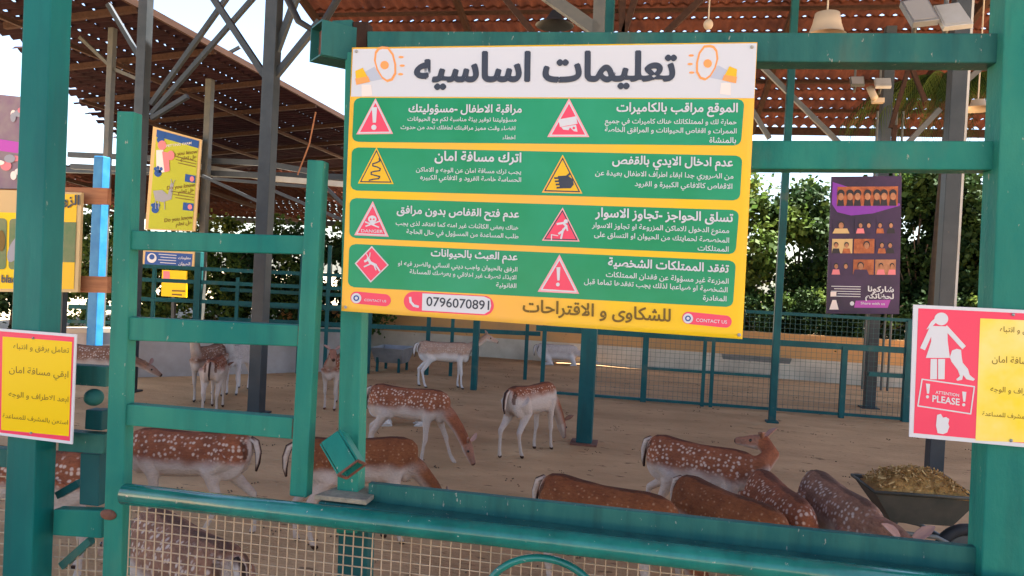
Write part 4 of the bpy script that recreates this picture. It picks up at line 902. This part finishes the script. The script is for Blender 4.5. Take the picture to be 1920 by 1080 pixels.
    def seg(p, P):
        best = (9, 0)
        for k in range(len(P)-1):
            a, b = P[k], P[k+1]; d = b-a; t = min(1, max(0, (p-a).dot(d)/d.dot(d))); q = (p-(a+d*t)).length
            if q < best[0]: best = (q, (k+t)/(len(P)-1), a+d*t, d)
        return best
    for p in V:
        bestn, bd = 'trunk', 9
        for nm, P in skel:
            q = seg(p, P)
            if q[0] < bd: bd, bestn, bq = q[0], nm, q
        x, y, z = p
        t = (z-.44)/(.77-.44)
        pale = .92*(1-smooth(.22+pl, .46+pl, t+.10*mnoise.noise(Vector((x*9+s*7, y*9, z*9))))); spot = smooth(.3+pl, .5+pl, t)*(1-smooth(.90, .97, t)); dark = .55*smooth(.955, .985, t)*(1 if abs(y) < .03 else 0)
        if x < -.40: pale = max(pale, smooth(-.425, -.465, x)*(.8 if abs(y) < .06 else 0)); spot *= smooth(-.46, -.42, x)
        if x < -.41 and .055 < abs(y) < .085 and z > .60: dark = max(dark, .55); pale *= .4
        if bestn == 'neck' and (bd < .1 and x > .30 or bq[1] > .35):
            rel = (p-bq[2]); upv = Vector((0, 0, 1)); d = bq[3].normalized(); upv = (upv-d*upv.dot(d)).normalized() if abs(d.z) < .97 else Vector((-1, 0, 0))
            e = rel.dot(upv)/.07; f = smooth(0, .45, bq[1])
            pale = pale*(1-f)+f*(1-smooth(-.75, .1, e))*.75; spot *= 1-smooth(.05, .35, bq[1]); dark *= 1-f
        elif bestn == 'head' and bd < .1:
            rel = (p-bq[2]); d = bq[3].normalized(); upv = (Vector((0, 0, 1))-d*d.z); upv = upv.normalized() if upv.length > .1 else Vector((1, 0, 0))
            e = rel.dot(upv)/.05
            pale = .15+.7*(1-smooth(-.7, -.1, e)); spot = 0; dark = smooth(.93, .97, bq[1])*.9
        elif bestn == 'leg' and z < .50:
            pale = max(pale, .72-.3*(1 if (p-bq[2]).x > .012 and z < .4 else 0)); spot *= .2; dark = 0
            if z < .03: dark = .85; pale = 0
        cols.append((pale, spot, dark, 1))
    nv, nf = len(V), len(Fc); mi = [0]*nf
    # ears, eyes, tail: appended to the same mesh
    x = MB(); upv = Vector((0, 0, 1)); side = hd.cross(upv).normalized() if abs(hd.z) < .98 else Vector((0, -1, 0)); crown = side.cross(hd).normalized()
    ec = []
    for sg in (1, -1):
        a = poll-hd*.012+side*sg*.038+crown*.035; d = (side*sg*.78+crown*.50-hd*.36).normalized(); w = d.cross(crown if abs(d.dot(crown)) < .9 else hd).normalized(); nn = w.cross(d)
        prof = [(0, .014), (.03, .025), (.065, .027), (.095, .017), (.118, .003)]; vv, ff = [], []
        for h, r in prof:
            for k in range(7):
                t = -1+2*k/6; vv.append(a+d*h+w*r*t+nn*(abs(t)**2*r*.7))
        for h, r in prof:
            for k in range(7):
                t = -1+2*k/6; vv.append(a+d*h+w*r*t*.96+nn*(abs(t)**2*r*.7-.006))
        for i in range(4):
            for k in range(6):
                p = i*7+k; ff.append((p, p+1, p+8, p+7)); p += 35; ff.append((p, p+7, p+8, p+1))
            ff += [(i*7, i*7+7, i*7+42, i*7+35), (i*7+6, i*7+41, i*7+48, i*7+13)]
        c0 = len(x.f); x.add(vv, ff, 0)
        for k in range(c0, len(x.f)):
            if (k-c0) % 14 < 12 and (k-c0) % 2 == 0: x.m[k] = 3
        ec += [(.25, 0, .1, 1)]*len(vv)
        e = poll+hd*.075+side*sg*.046+crown*.016; c1 = len(x.v); x.ell(e, (.013, .013, .013), 10, 8, 1); ec += [(0, 0, 0, 1)]*(len(x.v)-c1)
    tail = [(-.455, 0, .735), (-.495, 0, .71), (-.515, 0, .64), (-.515, 0, .56), (-.505, 0, .50)]; c1 = len(x.v)
    x.tube(tail, [.02, .026, .024, .018, .008], 10)
    ec += [(.95 if abs(p.y) > .014 else 0, 0, 0 if abs(p.y) > .014 else .92, 1) for p in x.v[c1:]]
    V += x.v; Fc += [tuple(i+nv for i in f) for f in x.f]; mi += x.m; cols += ec
    me = bpy.data.meshes.new(name); me.from_pydata(V, [], Fc)
    for q in (COATS[kind], EYE_M, HORN, EARP): me.materials.append(q)
    me.polygons.foreach_set('material_index', mi); me.polygons.foreach_set('use_smooth', [True]*len(Fc))
    ca = me.color_attributes.new('coat', 'FLOAT_COLOR', 'POINT'); ca.data.foreach_set('color', [q for c in cols for q in c]); me.update()
    o = bpy.data.objects.new(name, me); C.objects.link(o); o.location = (base.x, base.y, 0.0 if not lying else -.33*s); o.rotation_euler = (0, 0, math.radians(heading)); o.scale = (s, s, s)
    return tag(o, label, 'deer', group)
def back_at(px, py, s=1.0): return onZ(px, py, .765*s)
D = lambda *a, **k: make_deer('fallow_deer', *a, **k)
K = .88
D('spotted doe walking left behind the ladder-like gate, head behind its tall upright', back_at(352, 808, K), 190, 'spotted', 'low', K, (.25, -.1, -.35, .2))
D('spotted doe mostly hidden by the left post', back_at(50, 842, K), 186, 'spotted', 'graze', K, (.1, -.1, .1, -.1))
D('grey spotted deer close behind the wire mesh at lower left', back_at(345, 985, K), 150, 'grey', 'low', K, (.1, -.1, .15, -.1), fat=1.12)
D('brown deer facing the camera behind the ladder-like gate, ears out', onZ(386, 750), 280, 'grey', 'up', .9, (0, .1, 0, .1))
D('small spotted deer seen from behind with dark tail, inside the ladder-like gate', onZ(402, 768), 112, 'spotted', 'low', .82, (0, .1, .1, -.1), pl=.25)
D('white deer facing the camera inside the ladder-like gate', onZ(443, 736), 284, 'white', 'up', .85, (0, .05, 0, .1))
D('brownish deer with lowered head far behind the tall ladder upright', onZ(176, 752), 12, 'grey', 'low', K, (0, 0, .1, 0))
D('spotted deer facing the camera left of the center post', onZ(626, 764), 278, 'spotted', 'fwd', .85, (0, .08, 0, .1), yawneck=.35)
D('pale deer standing in profile facing right below the banner', onZ(832, 728), 14, 'pale', 'fwd', .92, (.05, -.08, .1, -.1))
D('spotted doe grazing to the right beside the center post', onZ(765, 868), -8, 'spotted', 'graze', .9, (-.36, .12, .25, -.05))
D('deer lying down, only pale ears and back showing behind the grazing doe', onZ(745, 795), 20, 'pale', 'low', .75, lying=True)
D('plain chestnut deer with dark tail behind the crooked tube', back_at(676, 822, K), 26, 'plain', 'graze', K, (.1, -.1, .1, -.1))
D('white-legged spotted deer seen from behind left of the thick teal column', onZ(993, 850), 64, 'spotted', 'graze', .9, (.1, -.1, .15, -.15), pl=.36)
D('plain chestnut deer whose back rises above the lower beam, neck down to the right', back_at(1145, 912, K), -22, 'plain', 'graze', K, (.1, -.1, .1, -.1))
D('spotted deer turning its head back over its shoulder', back_at(1322, 838, K), -30, 'spotted', 'back', .9, (.15, -.1, .3, -.25))
D('plain chestnut deer in front of the spotted one with its tail to the left', back_at(1372, 924, K), -52, 'plain', 'graze', K, (.1, -.1, .1, -.1))
D('spotted deer heading down right between the chestnut and the grey deer', back_at(1468, 912, K), -80, 'spotted', 'graze', K, (.1, -.1, .1, -.1), pl=.1)
D('grey-brown spotted deer with pink ears by the wheelbarrow', back_at(1582, 926, K), -80, 'grey', 'mid', .92, (.1, -.1, .1, -.1), pl=.12)
D('white deer lying far back by the low wall', onZ(1045, 684), 8, 'white', 'low', .95, lying=True)

# ================================================================== WHEELBARROW WITH FEED
wb0 = onZ(1700, 1092); ang = math.radians(4); Rw = Matrix.Rotation(ang, 3, 'Z')
wp = lambda x, y, z: Vector((wb0.x, wb0.y, 0))+Rw@Vector((x, y, z))
wbr = thing('wheelbarrow', (wb0.x, wb0.y, 0), 'weathered dark wheelbarrow heaped with feed beside the grey-brown deer', 'wheelbarrow')
def trayring(z, x0, x1, w): return [wp(x0, -w, z), wp(x1, -w*.86, z), wp(x1, w*.86, z), wp(x0, w, z)]
R4 = [trayring(.395, -.15, .20, .11), trayring(.585, -.285, .315, .19), trayring(.587, -.27, .30, .175), trayring(.405, -.14, .19, .10)]
m = MB(); vs = sum(R4, []); fs = [(3, 2, 1, 0), (12, 13, 14, 15)]
for k in range(3):
    for j in range(4): fs.append((k*4+j, k*4+(j+1) % 4, k*4+4+(j+1) % 4, k*4+4+j))
m.add(vs, fs); m.build('tray', OLIVE, wbr)
m = MB(); rim = trayring(.588, -.29, .32, .195); m.tube(rim, .011, 8, close=True); m.build('rim', OLIVE, wbr, smooth=True)
for sg in (1, -1):
    MB().tube([wp(-.62, sg*.22, .43), wp(-.30, sg*.2, .37), wp(.1, sg*.12, .33), wp(.33, sg*.07, .22)], .014, 8).build('handle', PG, wbr, smooth=True)
    MB().tube([wp(-.25, sg*.19, .36), wp(-.28, sg*.21, .0), wp(-.16, sg*.2, .0), wp(-.02, sg*.13, .345)], .012, 8).build('leg', PG, wbr, smooth=True)
MB().tube([wp(.33, -.07, .22), wp(.44, -.10, .27), wp(.54, 0, .28), wp(.44, .10, .27), wp(.33, .07, .22)], .012, 8).build('front_bow', PG, wbr, smooth=True)
wc = wp(.33, 0, .20); wh = MB(); wy = Rw@Vector((0, 1, 0)); wxv = Rw@Vector((1, 0, 0))
wheel = MB().tube([wc-wy*.07, wc+wy*.07], .02, 10).build('wheel', PG, wbr)
MB().tube([wc+wxv*.155*math.cos(t)+Vector((0, 0, .155*math.sin(t))) for t in [2*math.pi*i/28 for i in range(28)]], .036, 10, close=True).build('tyre', RUBBER, wheel, smooth=True)
m = MB(); m.tube([wc-wy*.012, wc+wy*.012], .12, 24); m.build('rim', PG, wheel)
fp = thing('feed_heap', wp(0, 0, .5), 'heap of yellow-brown chopped feed in the wheelbarrow', 'feed')
m = MB(); n = 40
for i in range(n+1):
    for j in range(n+1):
        a, b = -1+2*i/n, -1+2*j/n; x, y = .015+a*.275, b*.165; e = max(0, 1-max(abs(a)**3, abs(b)**3))
        z = .572+.115*e*(1-.35*a*a)+.03*e*mnoise.noise(Vector((x*12, y*12, 1)))+.012*e*mnoise.noise(Vector((x*40, y*40, 2)))+.02*(.3-abs(a+.1))*e
        m.v.append(wp(x, y, z))
for i in range(n):
    for j in range(n): a = i*(n+1)+j; m.f.append((a, a+n+1, a+n+2, a+1)); m.m.append(0)
m.build('heap', HAY, fp, smooth=True)
m = MB(); rh = random.Random(3)
for k in range(900):
    a, b = rh.uniform(-.93, .93), rh.uniform(-.93, .93); e = max(0, 1-max(abs(a)**3, abs(b)**3)); c = wp(.015+a*.275, b*.165, .580+.115*e*(1-.35*a*a)+rh.uniform(-.008, .018))
    d = Vector((rh.uniform(-1, 1), rh.uniform(-1, 1), rh.uniform(-.5, .7))).normalized()*rh.uniform(.008, .022); w = d.cross(Vector((rh.uniform(-1, 1), rh.uniform(-1, 1), 1))).normalized()*.004
    m.add([c-d-w, c-d+w, c+d+w, c+d-w], [(0, 1, 2, 3)], rh.choice((0, 0, 1)))
tag(m.build('chaff', [HAY, mat('straw', (.55, .36, .15), .9, .2)], fp), None, None, kind='stuff')

# ================================================================== LAMPS, FLOODLIGHTS
def pendant(px, py, Y, top, label, shade, r=.16, h=.2, lm=None):
    top = 9.15-.25*Y-.1
    b = onY(px, py, Y); t = thing('pendant_lamp', (b.x, b.y, top), label, 'lamp', 'lamps hanging under the roof')
    MB().tube([(b.x, b.y, b.z+h), (b.x, b.y, top)], .008, 6).build('cord', LAMPW, t)
    m = MB(); k = len(shade); n = 24; vs = []
    for rr, zz in shade:
        for j in range(n): a = 2*math.pi*j/n; vs.append(Vector((b.x+r*rr*math.cos(a), b.y+r*rr*math.sin(a), b.z+h*zz)))
    m.add(vs, [(i*n+j, i*n+(j+1) % n, (i+1)*n+(j+1) % n, (i+1)*n+j) for i in range(k-1) for j in range(n)]); m.build('lamp_shade', lm or LAMPW, t, smooth=True)
pendant(1549, 66, 7.0, 5.9, 'cream pendant lamp with tapering shade above the upper green beam', [(1.0, 0), (.90, .05), (.72, .5), (.62, 1.0), (.30, 1.02), (.05, 1.03)], .17, .19)
pendant(1833, 205, 9.5, 5.1, 'small flat white pendant lamp near the right post', [(1.0, 0), (.95, .1), (.45, .2), (.35, .9), (.05, 1.0)], .20, .12)
pendant(1040, 48, 7.6, 5.7, 'small dark pendant lamp above the banner title', [(1.0, 0), (.9, .1), (.5, .35), (.2, 1.0), (.03, 1.05)], .20, .15, lm=PD)
pendant(100+1380, 232, 8.8, 5.3, 'tiny flat lamp low behind the upper right corner of the banner', [(1.0, 0), (.95, .1), (.3, .3), (.05, 1.0)], .12, .06) if False else None
b = onY(1328, 46, 7.2); t = thing('bulb_lamp', b, 'bare pale bulb on a cord above the banner', 'lamp', 'lamps hanging under the roof'); MB().ell(b, (.045, .045, .05), 14, 10).build('bulb', LAMPW, t, smooth=True); MB().tube([b+Vector((0, 0, .045)), b+Vector((0, 0, 1.1))], .007, 6).build('cord', LAMPW, t)
def flood(q, Y, th, label, frame, face):
    t = thing('floodlight', onY(q[3][0], q[3][1], Y), label, 'floodlight', 'floodlights under the roof')
    a = [onY(x, y, Y+dy) for (x, y), dy in zip(q, (.10, .10, -.04, -.04))]; nrm = (a[1]-a[0]).cross(a[3]-a[0]).normalized(); nrm = nrm if nrm.y > 0 else -nrm
    MB().hexa([a[3], a[2], a[1], a[0]]+[p+nrm*th for p in (a[3], a[2], a[1], a[0])]).build('housing', frame, t, bevel=.004)
    c = sum(a, Vector())/4; b = [c+(p-c)*.86-nrm*.004 for p in a]; MB().hexa([b[3], b[2], b[1], b[0]]+[p+nrm*.003 for p in (b[3], b[2], b[1], b[0])]).build('panel', face, t)
    MB().tube([c+nrm*th, c+nrm*(th+.16), c+nrm*(th+.16)+Vector((0, 0, .7))], .016, 8).build('bracket', PG, t)
GLASSG = mat('lamp_glass', (.30, .29, .28), .25, .5)
flood([(1688, 2), (1738, -8), (1762, 36), (1712, 42)], 5.6, .05, 'left of two tilted floodlight panels above the upper beam', ZINC, GLASSG)
flood([(1750, 10), (1798, 4), (1826, 44), (1770, 50)], 5.6, .04, 'right of two tilted floodlight panels above the upper beam', PW, PW)
flood([(1594, 143), (1620, 143), (1622, 158), (1596, 158)], 11.7, .05, 'small grey floodlight left of the security camera', PG, GLASSG)
flood([(1640, 146), (1670, 146), (1672, 161), (1642, 161)], 11.7, .05, 'small white floodlight beside the security camera', PW, PW)
t = thing('security_camera', onY(1640, 175, 11.8), 'white security camera on the column right of the banner', 'camera'); MB().tube([onY(1631, 165, 11.8), onY(1640, 184, 11.65)], .05, 12).build('body', LAMPW, t, smooth=True); MB().box(onY(1646, 189, 11.85), (.16, .10, .07)).build('bracket', LAMPW, t)
t = thing('cable_bundle', onY(640, -20, 5.5), 'dark cable bundle sagging down to the rail stub beside the banner', 'cable')
MB().tube([onY(655, -40, 5.5), onY(632, 0, 5.5), onY(612, 34, 5.5), onY(590, 58, 5.5), onY(560, 40, 5.5), onY(520, -40, 5.5)], .028, 8).build('cable', RUBBER, t, smooth=True)
t = thing('hanging_cord', onY(570, 325, 8.5), 'thin orange cord hanging from the left roof', 'cord'); MB().tube([onY(592, 210, 8.5), onY(580, 270, 8.5), onY(558, 328, 8.5)], .009, 6).build('cord', WOODO, t)

# ================================================================== TREES, SHRUBS, PALM
def leaves(mb, c, rad, n, rnd, size=(.05, .11), nclump=40, mats=3):
    cl = []
    for _ in range(nclump):
        while True:
            p = Vector((rnd.uniform(-1, 1), rnd.uniform(-1, 1), rnd.uniform(-1, 1)))
            if .25 < p.length < 1: break
        cl.append((Vector((c.x+p.x*rad[0], c.y+p.y*rad[1], c.z+p.z*rad[2])), rnd.uniform(.18, .42)*min(rad), rnd.choice([0, 0, 1, 1, 2][:mats+2])))
    for _ in range(n):
        q, r, mi = rnd.choice(cl); d = Vector((rnd.gauss(0, 1), rnd.gauss(0, 1), rnd.gauss(0, .8)))*r*.6; p = q+d
        a = Vector((rnd.uniform(-1, 1), rnd.uniform(-1, 1), rnd.uniform(-1, .5))).normalized(); b = a.orthogonal().normalized(); b = (b*math.cos(rnd.random()*6)+a.cross(b)*math.sin(rnd.random()*6)).normalized()
        l = rnd.uniform(*size); w = l*.36
        mb.add([p, p+a*l*.5+b*w, p+a*l, p+a*l*.5-b*w], [(0, 1, 2, 3)], mi)
def tree(px, py0, depthY, crown, n, label, seed, mset=(LEAF, LEAFD, LEAFY), name='leafy_tree', cat='tree', group='trees behind the low wall', size=(.05, .19), trunk=.07, nclump=52):
    rnd = random.Random(seed); b = onY(px, py0, depthY); b.z = 0
    t = thing(name, b, label, cat, group); cx = Vector((b.x, b.y, crown[0])); rad = crown[1:]
    m = MB(); m.tube([b, b+Vector((.05, 0, crown[0]*.4)), b+Vector((-.04, .05, crown[0]*.8)), cx+Vector((0, 0, rad[2]*.6))], [trunk, trunk*.8, trunk*.6, trunk*.15], 8)
    for k in range(9):
        a = rnd.random()*6.28; z = rnd.uniform(.35, .9)*crown[0]; q = b+Vector((0, 0, z)); e = q+Vector((math.cos(a)*rad[0]*.8, math.sin(a)*rad[1]*.8, rnd.uniform(.2, .9)*rad[2])); m.tube([q, q.lerp(e, .5)+Vector((0, 0, .1)), e], [trunk*.4, trunk*.25, .008], 6)
    m.build('trunk', BARK, t, smooth=True)
    m = MB(); leaves(m, cx, rad, n, rnd, size, nclump); m.build('crown', list(mset), t)
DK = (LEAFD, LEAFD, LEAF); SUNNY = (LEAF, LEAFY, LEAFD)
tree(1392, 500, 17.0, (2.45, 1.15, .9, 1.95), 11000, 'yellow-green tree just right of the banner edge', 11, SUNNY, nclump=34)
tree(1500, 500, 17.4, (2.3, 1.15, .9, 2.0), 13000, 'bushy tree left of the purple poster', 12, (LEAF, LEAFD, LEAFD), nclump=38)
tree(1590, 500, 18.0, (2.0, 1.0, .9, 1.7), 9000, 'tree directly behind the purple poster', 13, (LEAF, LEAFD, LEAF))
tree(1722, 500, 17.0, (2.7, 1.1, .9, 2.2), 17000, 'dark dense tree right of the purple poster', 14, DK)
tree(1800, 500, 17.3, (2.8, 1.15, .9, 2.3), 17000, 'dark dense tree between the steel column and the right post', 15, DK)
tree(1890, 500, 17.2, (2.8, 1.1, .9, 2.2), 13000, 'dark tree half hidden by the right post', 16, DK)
for k, (px, lab) in enumerate(((1420, 'low dark shrub at the wall below the yellow-green tree'), (1530, 'low dark shrub at the wall below the purple poster'), (1640, 'low dark shrub at the wall near the poster corner'), (1760, 'low dark shrub behind the red and yellow sign'), (1870, 'low dark shrub at the wall behind the right post'))):
    tree(px, 600, 15.9, (1.15, .95, .45, .75), 7000, lab, 30+k, DK, 'shrub', 'shrub', 'shrubs along the low wall', (.05, .10), .03, 36)
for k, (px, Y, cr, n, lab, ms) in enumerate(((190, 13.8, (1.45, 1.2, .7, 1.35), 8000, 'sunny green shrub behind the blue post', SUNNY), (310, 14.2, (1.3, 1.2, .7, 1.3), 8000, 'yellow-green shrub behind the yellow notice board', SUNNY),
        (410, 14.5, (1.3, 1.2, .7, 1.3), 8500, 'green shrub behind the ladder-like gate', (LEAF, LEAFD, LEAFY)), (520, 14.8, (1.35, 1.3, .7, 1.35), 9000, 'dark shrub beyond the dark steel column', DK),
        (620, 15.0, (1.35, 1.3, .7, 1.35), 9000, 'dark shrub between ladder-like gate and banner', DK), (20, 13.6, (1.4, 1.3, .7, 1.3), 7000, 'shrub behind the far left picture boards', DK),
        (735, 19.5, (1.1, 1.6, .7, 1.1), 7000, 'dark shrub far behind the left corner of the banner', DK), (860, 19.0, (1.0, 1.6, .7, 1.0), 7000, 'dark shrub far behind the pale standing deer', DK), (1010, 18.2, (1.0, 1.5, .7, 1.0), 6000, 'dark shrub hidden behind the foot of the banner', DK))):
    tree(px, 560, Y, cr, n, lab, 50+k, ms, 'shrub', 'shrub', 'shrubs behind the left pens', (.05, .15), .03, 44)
pb = onY(1766, 300, 12.6); rnd = random.Random(77)
palm = thing('palm_tree', (pb.x, pb.y, 0), 'drooping palm fronds under the eave at upper right', 'palm')
MB().tube([(pb.x, pb.y, 0), (pb.x+.04, pb.y, 2.6), (pb.x+.1, pb.y, 5.0)], [.12, .10, .09], 12).build('trunk', BARK, palm, smooth=True)
for k in range(26):
    a = 2*math.pi*k/26+rnd.uniform(-.15, .15); m = MB(); R = rnd.uniform(1.1, 1.8); base = Vector((pb.x+.1, pb.y, 5.0)); sp = []
    for i in range(13):
        s_ = i/12; sp.append(base+Vector((math.cos(a)*R*s_, math.sin(a)*R*s_*.7, .42*math.sin(s_*2.2)-.9*s_*s_)))
    m.tube(sp, [.018*(1-.8*i/12) for i in range(13)], 5)
    for i in range(1, 13):
        for j in range(3):
            q = sp[i-1].lerp(sp[i], j/3); d = (sp[i]-sp[i-1]).normalized(); sd_ = d.cross(Vector((0, 0, 1))).normalized()
            for sg in (1, -1):
                e = q+sd_*sg*.16+d*.14+Vector((0, 0, -.26+rnd.uniform(-.06, .06))); w = d*.012
                m.add([q-w, q+w, e], [(0, 1, 2)])
    m.build('frond', LEAF if k % 2 else LEAFD, palm)
